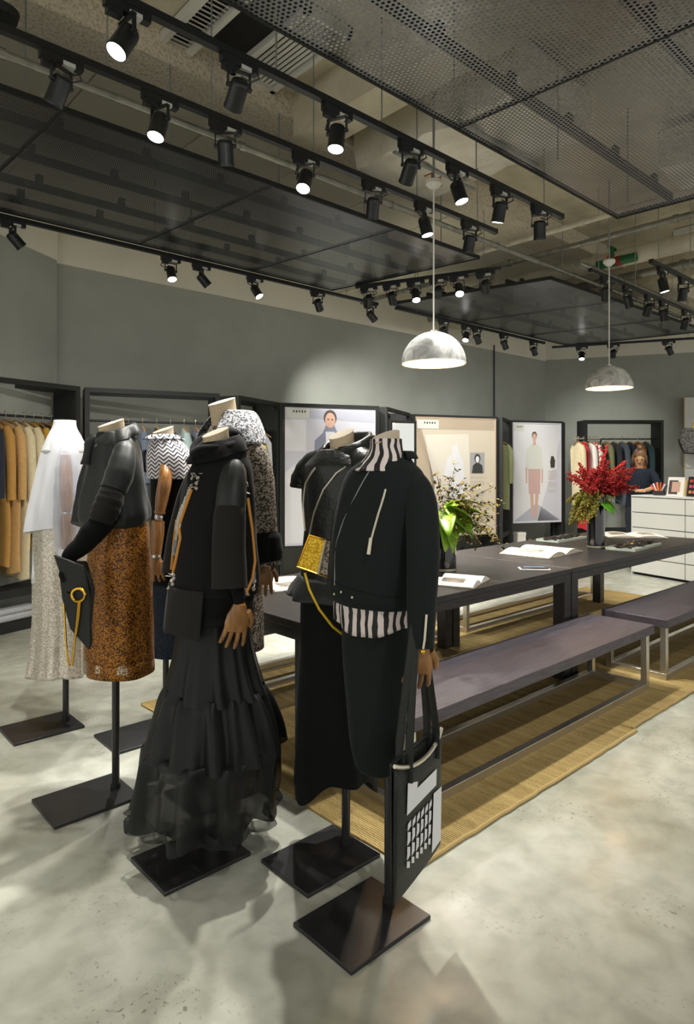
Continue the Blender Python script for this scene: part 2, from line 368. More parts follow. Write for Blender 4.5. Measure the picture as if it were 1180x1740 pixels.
def duct(label, x0, x1, y0, y1, z0, z1):
    t = thing('air_duct', label, 'duct', ((x0 + x1) / 2, (y0 + y1) / 2, z0))
    m = MB(); hx, hy, h = (x1 - x0) / 2, (y1 - y0) / 2, z1 - z0
    n = 14; rows = []
    prof = [(-hx, h), (-hx, h * .5), (-hx * .93, .03), (-hx * .4, .0), (hx * .4, .0), (hx * .93, .03), (hx, h * .5), (hx, h)]
    for i in range(n):
        y = -hy + 2 * hy * i / (n - 1); k = 1 + .03 * math.sin(i * 2.1)
        rows.append([(p[0] * k, y, p[1] + .015 * math.sin(i * 1.7 + p[0] * 9)) for p in prof])
    m.grid(rows).add([rows[0][i] for i in range(8)], [tuple(range(8))]).add([rows[-1][i] for i in range(8)], [tuple(range(7, -1, -1))])
    m.build('duct_body', 'foil', t, ang=60)
    for k in (.3, .7):
        y = -hy + 2 * hy * k; MB().box((0, y, -.012), (hx * 2.1, .03, .012)).build('strap', 'rod_grey', t)
duct('crumpled foil air duct above the nearer pendant lamp', 3.48, 4.4, 2.25, 3.72, 3.74, 4.09)
duct('long foil air duct over the big perforated panel', 5.3, 6.0, -1.2, 2.15, 3.76, 4.09)
duct('foil duct hidden behind the big perforated panel, nearest the camera', 1.7, 2.6, -.8, 1.9, 3.74, 4.09)
t = thing('spray_fitting', 'short pipe stub with dark collar at the upper left ceiling', 'pipe', (.92, 3.62, 3.75))
MB().cyl((0, 0, 0), (0, 0, .4), .055).build('pipe_run', 'pipe_cream', t); MB().lathe([(0, -.05), (.09, -.05), (.1, -.01), (.06, .0), (0, .0)]).build('collar', 'frame_black', t)
def vent(label, x0, x1, y0, y1, z, nl, along):
    t = thing('ceiling_vent', label, 'vent', ((x0 + x1) / 2, (y0 + y1) / 2, z)); hx, hy = (x1 - x0) / 2, (y1 - y0) / 2; b = .035
    MB().b2(-hx, hx, -hy, -hy + b, -.02, .05).b2(-hx, hx, hy - b, hy, -.02, .05).b2(-hx, -hx + b, -hy, hy, -.02, .05).b2(hx - b, hx, -hy, hy, -.02, .05).build('frame', 'vent_white', t, smooth=False)
    MB().b2(-hx, hx, -hy, hy, .045, .05).build('backing', 'void_black', t, smooth=False)
    for i in range(nl):
        k = (i + .5) / nl
        if along == 'y': MB().box((lerp(-hx + b, hx - b, k), 0, .012), (.02, hy * 2 - b, .006), M=Matrix.Rotation(.5, 3, 'Y')).build('louvre', 'vent_white', t, smooth=False)
        else: MB().box((0, lerp(-hy + b, hy - b, k), .012), (hx * 2 - b, .02, .006), M=Matrix.Rotation(.5, 3, 'X')).build('louvre', 'vent_white', t, smooth=False)
vent('narrow white ceiling vent with cross louvres', 1.88, 2.1, 2.95, 3.87, 4.1, 22, 'x')
vent('wide white ceiling vent with long louvres beside a dark opening', 2.38, 2.74, 2.95, 3.78, 4.1, 8, 'y')
tag(MB().b2(2.1, 2.38, 2.9, 3.7, 4.125, 4.145).build('ceiling_opening', 'void_black', smooth=False), 'dark square opening between the two white ceiling vents', 'opening')
t = thing('ceiling_cassette', 'white recessed ceiling panel at the far right above the track', 'vent', (8.1, 2.7, 4.08))
MB().b2(-.3, .3, -.3, .3, 0, .06).build('panel', 'vent_white', t, smooth=False); MB().b2(-.24, .24, -.24, .24, -.015, 0).build('grille', 'vent_white', t, smooth=False)

# ------------------------------------------------------------------ perforated ceiling panels
def perf_panel(label, poly, z, seams, ribs, hang, pm='fine_perforated_metal'):
    """poly: four plan corners; seams: fractions along the long side; ribs: fractions across"""
    A, B, C, D = [Vector((*p, 0)) for p in poly]       # A->B long side at low y, D->C at high y
    o = A; t = thing('perforated_ceiling_panel', label, 'ceiling panel', (o.x, o.y, z))
    P = lambda u, v: A.lerp(B, u).lerp(D.lerp(C, u), v) - o
    cuts = [0] + seams + [1]
    for i in range(len(cuts) - 1):
        u0, u1 = cuts[i] + .0012, cuts[i + 1] - .0012
        m = MB(); m.add([P(u0, 0), P(u1, 0), P(u1, 1), P(u0, 1)], [(0, 1, 2, 3)]); m.build('mesh_sheet', pm, t, smooth=False)
    for e0, e1 in (((0, 0), (1, 0)), ((1, 0), (1, 1)), ((1, 1), (0, 1)), ((0, 1), (0, 0))):
        a, b = P(*e0), P(*e1); d = b - a
        MB().box((a + b) / 2 + Vector((0, 0, .012)), (d.length + .02, .016, .034), math.atan2(d.y, d.x)).build('edge_channel', 'frame_black', t, smooth=False)
    for u in seams:
        a, b = P(u, 0), P(u, 1); d = b - a
        MB().box((a + b) / 2 + Vector((0, 0, .01)), (d.length, .014, .024), math.atan2(d.y, d.x)).build('seam_channel', 'frame_black', t, smooth=False)
    for v in ribs:
        a, b = P(0, v), P(1, v); d = b - a
        MB().box((a + b) / 2 + Vector((0, 0, .05)), (d.length, .03, .05), math.atan2(d.y, d.x)).build('back_rib', 'frame_black', t, smooth=False)
        k = max(2, int(d.length / .55))
        for i in range(k):
            p = a.lerp(b, (i + .5) / k); MB().box((p.x, p.y, .10), (.05, .03, .07)).build('rib_clip', 'frame_black', t, smooth=False)
    for u, v in hang:
        p = P(u, v); MB().cyl((p.x, p.y, .03), (p.x, p.y, 4.15 - z), .005, n=6).build('hanger_rod', 'rod_grey', t)
    return t
perf_panel('big perforated metal ceiling panel at the upper right, nearest the camera', [(-.9, -1.6), (5.3, -1.6), (5.06, 2.37), (-.9, 2.37)], 3.4, [.385, .66],
           [.45, .72, .90], [(.3, .96), (.45, .96), (.62, .96), (.8, .96), (.97, .96), (.97, .7), (.8, .7)], 'perforated_metal')
perf_panel('long dark perforated ceiling panel at the left above the racks', [(-.6, 3.72), (5.08, 3.72), (4.80, 5.5), (-.6, 5.5)], 3.4, [.33, .58, .8],
           [.2, .45, .7, .9], [(.3, .04), (.45, .04), (.6, .04), (.75, .04), (.92, .04), (.3, .96), (.6, .96), (.95, .96)])
perf_panel('dark perforated ceiling panel at the far end behind the pendant lamps', [(6.2, 3.62), (10.3, 3.50), (9.92, 5.45), (5.76, 5.5)], 3.4, [.35, .7],
           [.25, .5, .75], [(.1, .05), (.35, .05), (.6, .05), (.9, .05), (.05, .9), (.5, .95)])

# ------------------------------------------------------------------ light tracks and spotlights
def _mesh(mb, name, m, ang=40):
    me = mb.mesh(name, True, ang); me.materials.append(MATS[m]); return me
S_adapt = _mesh(MB().box((0, 0, -.02), (.19, .036, .036)).box((-.055, 0, -.045), (.06, .034, .04)), 'adapter', 'lamp_black')
S_tag = _mesh(MB().box((.03, 0, -.03), (.055, .0375, .018)), 'rating_label', 'label_white')
S_yoke = _mesh(MB().box((0, 0, -.052), (.112, .022, .006)).box((-.0535, 0, -.09), (.005, .018, .08)).box((.0535, 0, -.09), (.005, .018, .08))
               .cyl((-.06, 0, -.122), (-.042, 0, -.122), .011, n=10).cyl((.042, 0, -.122), (.06, 0, -.122), .011, n=10), 'yoke', 'lamp_black')
S_can = _mesh(MB().lathe([(0, .032), (.030, .032), (.039, .025), (.0425, .011), (.0425, -.082), (.044, -.085), (.044, -.100), (.040, -.100), (.038, -.090), (0, -.090)], n=24), 'lamp_can', 'lamp_black')
S_lens = _mesh(MB().lathe([(0, -.099), (.025, -.0985), (.0395, -.097), (.0395, -.091), (0, -.091)], n=24), 'lens', 'lens', 180)
S_cable = _mesh(MB().tube([(-.05, .012, -.06), (-.075, .03, -.05), (-.085, .035, -.075), (-.05, .02, -.095), (-.01, .0, -.072)], .0045, 6), 'cable', 'lamp_black')
HEADS = {
 'T1': [(1.12, 2.54, (-.48, -.04, -.87), 1), (1.65, 2.54, (.14, .77, -.62), 0), (2.25, 2.54, (-.17, -.07, -.98), 1), (2.82, 2.54, (.28, .68, -.68), 0), (3.25, 2.54, (.11, -.28, -.95), 1), (3.71, 2.54, (.09, .28, -.96), 1), (4.2, 2.54, (.27, .16, -.95), 1)],
 'T2': [(1.04, 3.06, (-.21, .51, -.84), 0), (1.52, 3.06, (-.3, -.11, -.95), 1), (1.9, 3.06, (.27, .31, -.91), 0), (2.46, 3.06, (-.39, -.21, -.9), 1), (3.03, 3.06, (.33, .47, -.82), 0), (3.54, 3.06, (.12, -.2, -.97), 1), (4.07, 3.06, (.13, .32, -.94), 1)],
 'T3': [(1.53, 5.6, (.71, .05, -.7), 0), (2.89, 5.6, (-.06, -.4, -.91), 1), (3.21, 5.6, (.66, -.16, -.73), 0), (3.83, 5.6, (.22, -.51, -.83), 1), (4.67, 5.6, (.69, .42, -.59), 0), (5.49, 5.6, (.78, -.01, -.62), 0)],
 'T4': [(4.9, 5.02, (.6, .61, -.52), 0), (5.0, 4.78, (.69, .39, -.61), 0), (5.1, 4.53, (-.26, -.36, -.9), 1), (5.19, 4.3, (.7, .63, -.33), 0), (5.27, 4.1, (-.39, -.42, -.82), 1), (5.37, 3.85, (.75, .47, -.46), 0)],
 'T5': [(6.81, 5.55, (.76, .29, -.58), 0), (7.3, 5.55, (-.46, -.19, -.87), 1), (7.54, 5.55, (.63, .06, -.78), 0), (8.2, 5.55, (.55, -.04, -.84), 0), (9.0, 5.55, (.7, .1, -.71), 0)],
 'T6': [(9.95, 5.25, (-.37, -.19, -.91), 1), (10.15, 4.82, (.71, .41, -.57), 0), (10.5, 4.11, (.66, -.15, -.74), 0)],
 'T7': [(6.26, 3.05, (.57, .27, -.78), 0), (6.74, 3.05, (.29, -.15, -.95), 1), (7.27, 3.05, (.46, .5, -.74), 0), (7.65, 3.05, (.23, -.06, -.97), 1), (8.3, 3.05, (.46, .38, -.8), 0)],
 'T9': [(1.1, -.1, (.1, .45, -.9), 1), (2.2, -.1, (.25, .35, -.9), 1), (3.3, -.1, (.2, .3, -.93), 1)],
 'T8': [(6.35, 2.54, (.14, -.16, -.98), 1), (6.85, 2.54, (.15, .22, -.97), 1)]}
TRACKS = {
 'T1': ((-.3, 2.54), (4.5, 2.54), 3.3, 'front ceiling track beside the big perforated panel', [.3, .45, .6, .78, .95]),
 'T2': ((-.3, 3.06), (4.4, 3.06), 3.3, 'second ceiling track beside the long dark panel', [.2, .33, .45, .6, .8, .95]),
 'T3': ((.6, 5.6), (5.6, 5.6), 3.38, 'wall-side track along the long dark panel', [.1, .5, .9]),
 'T4': ((4.85, 5.15), (5.42, 3.72), 3.36, 'short cross track between the two dark panels', [.1, .9]),
 'T5': ((5.9, 5.55), (9.3, 5.55), 3.37, 'wall-side track along the far dark panel', [.1, .5, .9]),
 'T6': ((9.75, 5.65), (10.72, 3.67), 3.37, 'end track in front of the back wall', [.1, .9]),
 'T7': ((5.95, 3.05), (9.2, 3.05), 3.3, 'far track above the far dark panel', [.05, .3, .6]),
 'T9': ((.2, -.1), (4.0, -.1), 3.3, 'track under the big perforated panel to the camera\'s right', [.1, .9]),  # track and its spotlights added out of view to light the near floor
 'T8': ((6.1, 2.54), (9.2, 2.54), 3.3, 'track at the right edge of the picture', [.05, .3])}
SHORT = {'T1': 'front ceiling track', 'T2': 'second ceiling track', 'T3': 'wall-side left track', 'T4': 'short cross track', 'T5': 'wall-side far track',
         'T6': 'back wall track', 'T7': 'far right track', 'T8': 'rightmost track', 'T9': 'added track under the big panel'}
DIM = {'T3': 1.0, 'T4': .5, 'T5': .38, 'T6': .45, 'T7': .45, 'T8': .55, 'T9': .4, 'T1': 1.2}     # dimmer setting of each track
def add_spot(can, power, loc):
    ld = bpy.data.lights.new('spot', 'SPOT'); ld.energy = power; ld.spot_size = R(70); ld.spot_blend = .85; ld.shadow_soft_size = .035; ld.color = (1, .975, .90)
    lo = bpy.data.objects.new('spot', ld); COL.objects.link(lo); lo.parent = can; lo.location = loc
for k, (p0, p1, z, desc, hang) in TRACKS.items():
    d = Vector((p1[0] - p0[0], p1[1] - p0[1], 0)); rz = math.atan2(d.y, d.x); Ln = d.length
    t = thing('lighting_track', 'black ' + desc, 'light track', (p0[0], p0[1], z), rz)
    MB().b2(0, Ln, -.018, .018, 0, .034).build('rail', 'lamp_black', t, smooth=False); MB().b2(-.012, 0, -.02, .02, -.002, .036).build('end_cap', 'lamp_black', t, smooth=False)
    MB().b2(Ln, Ln + .012, -.02, .02, -.002, .036).build('end_cap', 'lamp_black', t, smooth=False)
    for u in hang: MB().cyl((Ln * u, 0, .03), (Ln * u, 0, 4.15 - z), .004, n=6).build('hanger_rod', 'rod_grey', t)
    for i, (x, y, dv, lit) in enumerate(HEADS[k]):
        h = thing('track_spotlight', 'black spotlight, %s, %s from left on the %s' % ('lit lens showing' if lit else 'turned away', ORD[i], SHORT[k]), 'spotlight', (x, y, z), 0, 'track spotlights')
        dv = Vector(dv).normalized()
        # the bracket hangs from the adapter; the can turns in it about its pivot 0.122 m below the rail
        pan = math.atan2(dv.y, dv.x) + math.pi / 2; tilt = math.acos(max(-1, min(1, -dv.z)))
        a = place('adapter', S_adapt, h, (0, 0, 0), rz); place('rating_label', S_tag, a)
        yk = place('yoke', S_yoke, h, (0, 0, 0), pan); place('cable', S_cable, yk)
        can = place('lamp_can', S_can, h, (0, 0, -.122)); can.rotation_euler = (Matrix.Rotation(pan, 3, 'Z') @ Matrix.Rotation(-tilt, 3, 'X')).to_euler()
        place('lens', S_lens, can); add_spot(can, SPOT_W * DIM.get(k, 1), (0, 0, -.106))

# ------------------------------------------------------------------ pendant lamps
def pendant(label, x, y, zr, r, ztop):
    t = thing('pendant_lamp', label, 'pendant lamp', (x, y, zr))
    prof = [(r * math.cos(a), r * math.sin(a) * .98) for a in [R(i * 90 / 12) for i in range(12)]] + [(.012, r * .985)]
    MB().lathe(prof, n=40).build('shade', 'shade_out', t, ang=180)
    MB().lathe([(p[0] * .975, p[1] * .97 + .002) for p in prof] , n=40).build('shade_lining', 'shade_in', t, ang=180)
    MB().lathe([(r * 1.0, 0), (r * 1.006, -.004), (r * .97, -.004), (r * .97, 0)], n=40).build('rim', 'shade_in', t)
    MB().cyl((0, 0, r * .6), (0, 0, r * 1.03), .022, n=12).build('lamp_holder', 'cord_white', t)
    b = MB().ell((0, 0, r * .28), (.038, .038, .05)).build('bulb', 'bulb', t, ang=180)
    MB().cyl((0, 0, r), (0, 0, ztop - zr), .006, n=6).build('cord', 'cord_white', t)
    MB().lathe([(0, -.045), (.02, -.045), (.055, -.012), (.055, .01), (0, .01)], (0, 0, ztop - zr)).build('ceiling_rose', 'cord_white', t)
    w = MB().tube([(-.07, .02, .03), (-.02, 0, .06), (.02, .03, .02), (.05, -.02, .05), (.08, 0, .0)], .006, 6); w.v = [(a, b_, c_ + ztop - zr) for a, b_, c_ in w.v]
    w.build('wiring', 'wire_red', t)
    MB().cyl((0, 0, ztop - zr), (0, 0, 4.15 - zr), .008, n=8).build('stem_rod', 'rod_grey', t)
    ld = bpy.data.lights.new('pendant_light', 'POINT'); ld.energy = PENDANT_W; ld.color = (1, .68, .36); ld.shadow_soft_size = .04
    lo = bpy.data.objects.new('pendant_light', ld); COL.objects.link(lo); lo.parent = t; lo.location = (0, 0, r * .02)
pendant('mottled grey dome pendant lamp on a white cord, nearer the camera', 3.38, 2.84, 2.13, .215, 3.34)
pendant('smaller looking grey dome pendant lamp over the far table', 6.02, 2.90, 2.18, .215, 3.38)

# ------------------------------------------------------------------ rugs
def rug(label, x0, x1, y0, y1, z=.0):
    t = thing('jute_rug', label, 'rug', (x0, y0, z)); w, d = x1 - x0, y1 - y0; rows = []
    rnd = random.Random(label); n = 40
    for j in range(13):
        rows.append([(w * i / n + (rnd.uniform(-.006, .006) if i in (0, n) else 0), d * j / 12 + (rnd.uniform(-.007, .007) if j in (0, 12) else 0), .009) for i in range(n + 1)])
    m = MB().grid(rows); lo = [[(p[0], p[1], 0) for p in r] for r in rows]; m.grid(lo)
    for a, b in ((rows[0], lo[0]), (rows[-1], lo[-1])): m.grid([a, b])
    m.grid([[r[0] for r in rows], [r[0] for r in lo]]); m.grid([[r[-1] for r in rows], [r[-1] for r in lo]])
    m.build('woven_field', 'jute', t)
    for a, b in (((0, 0), (w, 0)), ((0, d), (w, d))):
        pts = [(lerp(a[0], b[0], i / 30), lerp(a[1], b[1], i / 30) + rnd.uniform(-.004, .004), .009) for i in range(31)]
        MB().tube(pts, .008, 6).build('bound_edge', 'jute_edge', t)
rug('woven jute rug under the near table and bench', 1.74, 3.555, 1.56, 3.74)
rug('woven jute rug under the joint of the two tables', 3.565, 5.4, 1.59, 3.8)
rug('woven jute rug under the far table end', 5.41, 7.3, 1.57, 3.78)

# ------------------------------------------------------------------ tables and benches
def table(label, x0, x1, y0=2.235, y1=3.34, h=.75):
    t = thing('display_table', label, 'table', (x0, y0, 0)); w, d = x1 - x0, y1 - y0; L = .085
    MB().b2(0, w, 0, d, h - .035, h).build('tabletop', 'table_wood', t, bevel=.003)
    MB().b2(L + .004, w - L - .004, .006, .03, h - .085, h - .035).b2(L + .004, w - L - .004, d - .03, d - .006, h - .085, h - .035).b2(.006, .03, L + .004, d - L - .004, h - .085, h - .035).b2(w - .03, w - .006, L + .004, d - L - .004, h - .085, h - .035).build('apron', 'table_wood', t, smooth=False)
    for i in (0, 1):
        for j in (0, 1):
            cx = .004 + L / 2 if i == 0 else w - .004 - L / 2; cy = .004 + L / 2 if j == 0 else d - .004 - L / 2
            MB().b2(cx - L / 2, cx + L / 2, cy - L / 2, cy + L / 2, .009, h - .035).build('leg', 'table_wood', t, bevel=.002)
table('long dark wooden display table, nearer the mannequins', 1.80, 4.10)
table('long dark wooden display table with the red flowers, far half', 4.105, 6.64)
def bench(label, x0, x1, y0, y1, h=.42, wood='bench_wood'):
    t = thing('bench', label, 'bench', (x0, y0, .009)); w, d = x1 - x0, y1 - y0; b = .04
    MB().b2(0, w, 0, d, h - .065, h - .009).build('seat', wood, t, bevel=.003)
    f = MB()
    for y in (.02, d - .02 - b): MB().b2(.03, w - .03, y, y + b, .0, b).build('floor_rail', 'steel', t, bevel=.002)
    for x in (.03, w - .03 - b): MB().b2(x, x + b, .02 + b, d - .02 - b, 0, b).build('end_rail', 'steel', t, bevel=.002)
    for x in (.03, w - .03 - b):
        for y in (.02, d - .02 - b): MB().b2(x, x + b, y, y + b, b, h - .065).build('leg', 'steel', t, bevel=.002)
bench('dark wooden bench with steel sled frame, front and nearest', 1.95, 4.30, 1.77, 2.215)
bench('dark wooden bench with steel sled frame at the right edge', 4.49, 6.84, 1.765, 2.22)
bench('bench with steel sled frame behind the near table', 1.95, 4.33, 3.42, 3.84)
bench('bench with steel sled frame behind the far table', 4.5, 6.86, 3.42, 3.84)

# ------------------------------------------------------------------ things on the tables
TZ = .75
def open_book(label, x, y, rz, w, d, mpage, curl=.03, photo=True, cat='book'):
    t = thing('open_book', label, cat, (x, y, TZ), rz)
    MB().b2(-w / 2, w / 2, -d / 2, d / 2, 0, .004).build('cover', 'print_grey', t, smooth=False)
    for s in (-1, 1):
        rows = []; n = 12
        for k in (0, 1):
            rows.append([(s * w * .49 * i / n, (-d / 2 + .006) if k == 0 else d / 2 - .006, .006 + curl * math.sin(math.pi * min(1, i / n * 1.05)) * (1 - .35 * i / n) + .002) for i in range(n + 1)])
        m = MB().grid(rows); low = [[(p[0], p[1], .004) for p in r] for r in rows]
        m.grid(low); m.grid([rows[0], low[0]]); m.grid([rows[1], low[1]]); m.grid([[r[-1] for r in rows], [r[-1] for r in low]])
        pg = m.build('page', mpage, t, ang=60)
        if photo and s == -1 or photo == 'both':
            ph = []
            for k in (.28, .80): ph.append([(s * w * .49 * (.25 + .5 * i / 8), -d / 2 + d * k, .0095 + curl * math.sin(math.pi * min(1, (.25 + .5 * i / 8) * 1.05)) * (1 - .35 * (.25 + .5 * i / 8))) for i in range(9)])
            MB().grid(ph).build('printed_photo', 'print_grey', pg, ang=60)
    return t
open_book('open cream art book with a grey printed picture', 4.66, 2.80, R(4), .60, .42, 'paper_cream', .035)
open_book('open glossy magazine on the table edge by the near vase', 3.13, 2.42, R(20), .36, .26, 'paper', .03, cat='magazine')
open_book('open magazine at the left end of the near table', 2.30, 3.08, R(78), .42, .28, 'paper_cream', .018, cat='magazine')
open_book('open white magazine behind the red flower vase', 6.42, 2.86, R(-50), .56, .40, 'paper', .018, 'both', cat='magazine')
t = thing('phone', 'dark phone with blue screen on a white card', 'phone', (3.9, 2.40, TZ), R(-48))
MB().b2(-.10, .10, -.05, .05, 0, .003).build('card', 'paper', t, smooth=False); MB().b2(-.09, .09, -.035, .04, .003, .012).build('body', 'black_bits', t, bevel=.002); MB().b2(-.07, .07, -.025, .03, .012, .013).build('screen', 'phone_blue', t, smooth=False)
def tray(label, x, y, rz, w, d, mm):
    t = thing('serving_tray', label, 'tray', (x, y, TZ), rz); m = MB()
    m.b2(-w / 2, w / 2, -d / 2, d / 2, 0, .01); m.b2(-w / 2, w / 2, -d / 2, -d / 2 + .012, .01, .02).b2(-w / 2, w / 2, d / 2 - .012, d / 2, .01, .02); m.build('tray', mm, t, smooth=False)
    return t
tray('shallow pale tray of dark jewellery at the back table edge', 5.64, 3.17, R(2), .58, .22, 'tray_glass')
tray('pale glass tray of dark bangles in front of the flower vase', 5.56, 2.46, R(4), .62, .24, 'tray_glass')
rnd = random.Random(3)
def bangle(x, y, r, rz, lab, mname='black_bits'):
    pts = [(x + r * math.cos(a), y + r * math.sin(a), TZ + .024 + .006 * math.sin(2 * a + rz)) for a in [2 * math.pi * i / 20 for i in range(21)]]
    o = MB().tube([Vector(p) - Vector((x, y, TZ)) for p in pts], .012, 8).build('bangle', mname); o.location = (x, y, TZ)
    tag(o, lab, 'bangle', 'bangles on the trays')
for i, (x, y, r) in enumerate([(5.36, 2.46, .055), (5.47, 2.49, .06), (5.58, 2.45, .055), (5.69, 2.48, .06), (5.80, 2.46, .05)]):
    bangle(x, y, r, i, 'dark bangle, %s from the left on the front glass tray' % ORD[i])
for i, (x, y, r) in enumerate([(5.42, 3.17, .05), (5.53, 3.18, .05), (5.64, 3.16, .055), (5.75, 3.18, .05), (5.86, 3.17, .045)]):
    bangle(x, y, r, i, 'dark bangle, %s from the left on the back tray' % ORD[i])
for x, y in ((5.44, 2.47), (5.52, 2.46)): pass
tag(MB().ell((0, 0, .02), (.03, .02, .012)).build('brooch', 'gold', loc=(5.53, 2.46, TZ + .01)), 'small gold brooch lying among the dark bangles', 'brooch')

# ------------------------------------------------------------------ flowers
def leaf(L, w, m, bend=.3, fold=.15, n=7):
    rows = []
    for i in range(n + 1):
        k = i / n; ww = w * math.sin(math.pi * min(1, k * .93 + .05)) ** .8 * (1 - .25 * k); z = -bend * L * k * k
        rows.append([(-ww, L * k, z + fold * ww), (-ww * .5, L * k, z + fold * ww * .3), (0, L * k, z), (ww * .5, L * k, z + fold * ww * .3), (ww, L * k, z + fold * ww)])
    return MB().grid(rows)
def orient(mb, p, az, el, roll=0):
    M = Matrix.Rotation(az, 3, 'Z') @ Matrix.Rotation(el, 3, 'X') @ Matrix.Rotation(roll, 3, 'Y'); P = Vector(p)
    mb.v = [tuple(M @ Vector(v) + P) for v in mb.v]; return mb
def vase(label, x, y, r, h):
    t = thing('flower_vase', label, 'vase', (x, y, TZ))
    MB().lathe([(0, 0), (r, 0), (r * 1.01, .01), (r, .03), (r, h - .01), (r * .97, h), (r * .9, h - .01), (r * .88, h - .12), (0, h - .12)], n=32).build('vessel', 'vase_black', t)
    MB().lathe([(r * 1.012, .004), (r * 1.022, .012), (r * 1.012, .02)], n=32).build('rim_band', 'trim_silver', t)
    return t
V1 = (3.39, 2.75); V2 = (5.28, 2.66)
vase('tall black vase with lime leaves behind the green jacket', *V1, .072, .36)
vase('tall black vase with red flowers on the far table', *V2, .072, .42)
rnd = random.Random(11)
b1 = thing('leaf_bouquet', 'bouquet of large lime leaves and brown-yellow twigs', 'flowers', (*V1, TZ + .30))
for i in range(14):
    az = [2.3, 2.7, 3.0, 3.2, 3.4, 3.6, 3.8, 4.0, 4.3, 4.7, 2.5, 3.1, 1.6, .5][i]; el = rnd.uniform(-.45, .45)
    orient(leaf(rnd.uniform(.20, .27), rnd.uniform(.055, .075), '', rnd.uniform(.4, .8), .3), (0, 0, rnd.uniform(.06, .14)), az, el, rnd.uniform(-.5, .5)).build('large_leaf', 'leaf_lime', b1, ang=180, solid=.001)
tw = MB(); lf = MB(); stem_dirs = []
for i in range(46):
    az = rnd.uniform(-.9, 1.5) + (-.7 if i % 2 else .5) - .55; le = rnd.uniform(.18, .44); up = rnd.uniform(-.1, 1.1)
    if i < 8: up = rnd.uniform(.6, 1.4); le = rnd.uniform(.3, .42); az = rnd.uniform(-3, 3)
    pts = []; dx, dy = math.cos(az), math.sin(az)
    for k in range(8):
        u = k / 7; pts.append((dx * le * u * math.cos(up * .7), dy * le * u * math.cos(up * .7), .05 + le * u * math.sin(up) - .10 * u * u * (1.6 if i > 24 else .6)))
    tw.tube(pts, .0016, 4)
    for k in range(2, 8):
        for q in range(7):
            p = Vector(pts[k]) + Vector((rnd.uniform(-.025, .025), rnd.uniform(-.025, .025), rnd.uniform(-.02, .025)))
            l = orient(leaf(rnd.uniform(.020, .038), rnd.uniform(.008, .013), '', .2, .1, 3), p, rnd.uniform(0, 6.3), rnd.uniform(-.8, .8)); lf.add(l.v, l.f)
tw.build('twigs', 'stem', b1); o = lf.build('small_leaves', 'leaf_brown', b1, ang=180); o['kind'] = 'stuff'
b2 = thing('flower_bouquet', 'bouquet of feathery red blooms over olive trailing foliage', 'flowers', (*V2, TZ + .36))
def plume(base, dirv, L, wd, mname, name, n=60, drop=0):
    m = MB(); d = Vector(dirv).normalized(); B = Vector(base); s = d.cross(Vector((0, 0, 1))); s = s.normalized() if s.length > .01 else Vector((1, 0, 0)); tt = d.cross(s)
    m.tube([B + d * (L * k / 5) + Vector((0, 0, -drop * (k / 5) ** 2)) for k in range(6)], .003, 4)
    for i in range(n):
        k = (i + .5) / n; p = B + d * (L * (.15 + .85 * k)) + Vector((0, 0, -drop * k * k)); a = rnd.uniform(0, 6.3); w = wd * (1.05 - k) * rnd.uniform(.5, 1.1)
        q = p + (s * math.cos(a) + tt * math.sin(a)) * w + d * w * .7
        m.tube([p, q], [.003, .0045], 4)
        for _ in range(2): m.ell(q + Vector((rnd.uniform(-.012, .012), rnd.uniform(-.012, .012), rnd.uniform(-.012, .012))), (.007, .007, .007), 5, 3)
    return m.build(name, mname, b2)
cr = Vector((.738, -.674, 0)); cf = Vector((.674, .738, 0))      # across and along the room's diagonal
for i in range(46):
    a = rnd.uniform(-1.25, 1.25) if i < 34 else rnd.uniform(.55, 1.5); b = rnd.uniform(-.7, .7)
    d = cr * math.sin(a) + Vector((0, 0, 1)) * math.cos(a) * .95 + cf * b
    o = cr * rnd.uniform(-.03, .12) + cf * rnd.uniform(-.06, .06) + Vector((0, 0, rnd.uniform(.05, .12)))
    plume(o + Vector((0, 0, .03)), d, rnd.uniform(.17, .30), .055, 'petal_red', 'red_plume', 36)
plume((.02, -.02, .2), cr * .22 + Vector((0, 0, 1)), .32, .008, 'petal_bright', 'bright_spike', 34)
plume((.03, -.02, .2), cr * .95 + Vector((0, 0, .75)), .28, .008, 'petal_bright', 'bright_spike', 34)
for i in range(36):
    a = rnd.uniform(-2.2, .6); d = cr * (-.85 + rnd.uniform(-.45, .65)) + cf * rnd.uniform(-.8, .35) + Vector((0, 0, rnd.uniform(-.2, .55)))
    plume((0, 0, rnd.uniform(.02, .1)), d, rnd.uniform(.14, .24), .05, 'leaf_olive' if i % 3 else 'leaf_brown', 'olive_frond', 55, drop=rnd.uniform(.08, .24))
for i in range(7):
    az = [-.9, -1.5, -.3, -2.0, -1.2, 2.2, .6][i]
    orient(leaf(rnd.uniform(.15, .20), rnd.uniform(.055, .075), '', .5), (0, 0, rnd.uniform(.02, .09)), az + 4.9, rnd.uniform(-.3, .3), rnd.uniform(-.3, .3)).build('green_leaf', 'leaf_green', b2, ang=180, solid=.001)

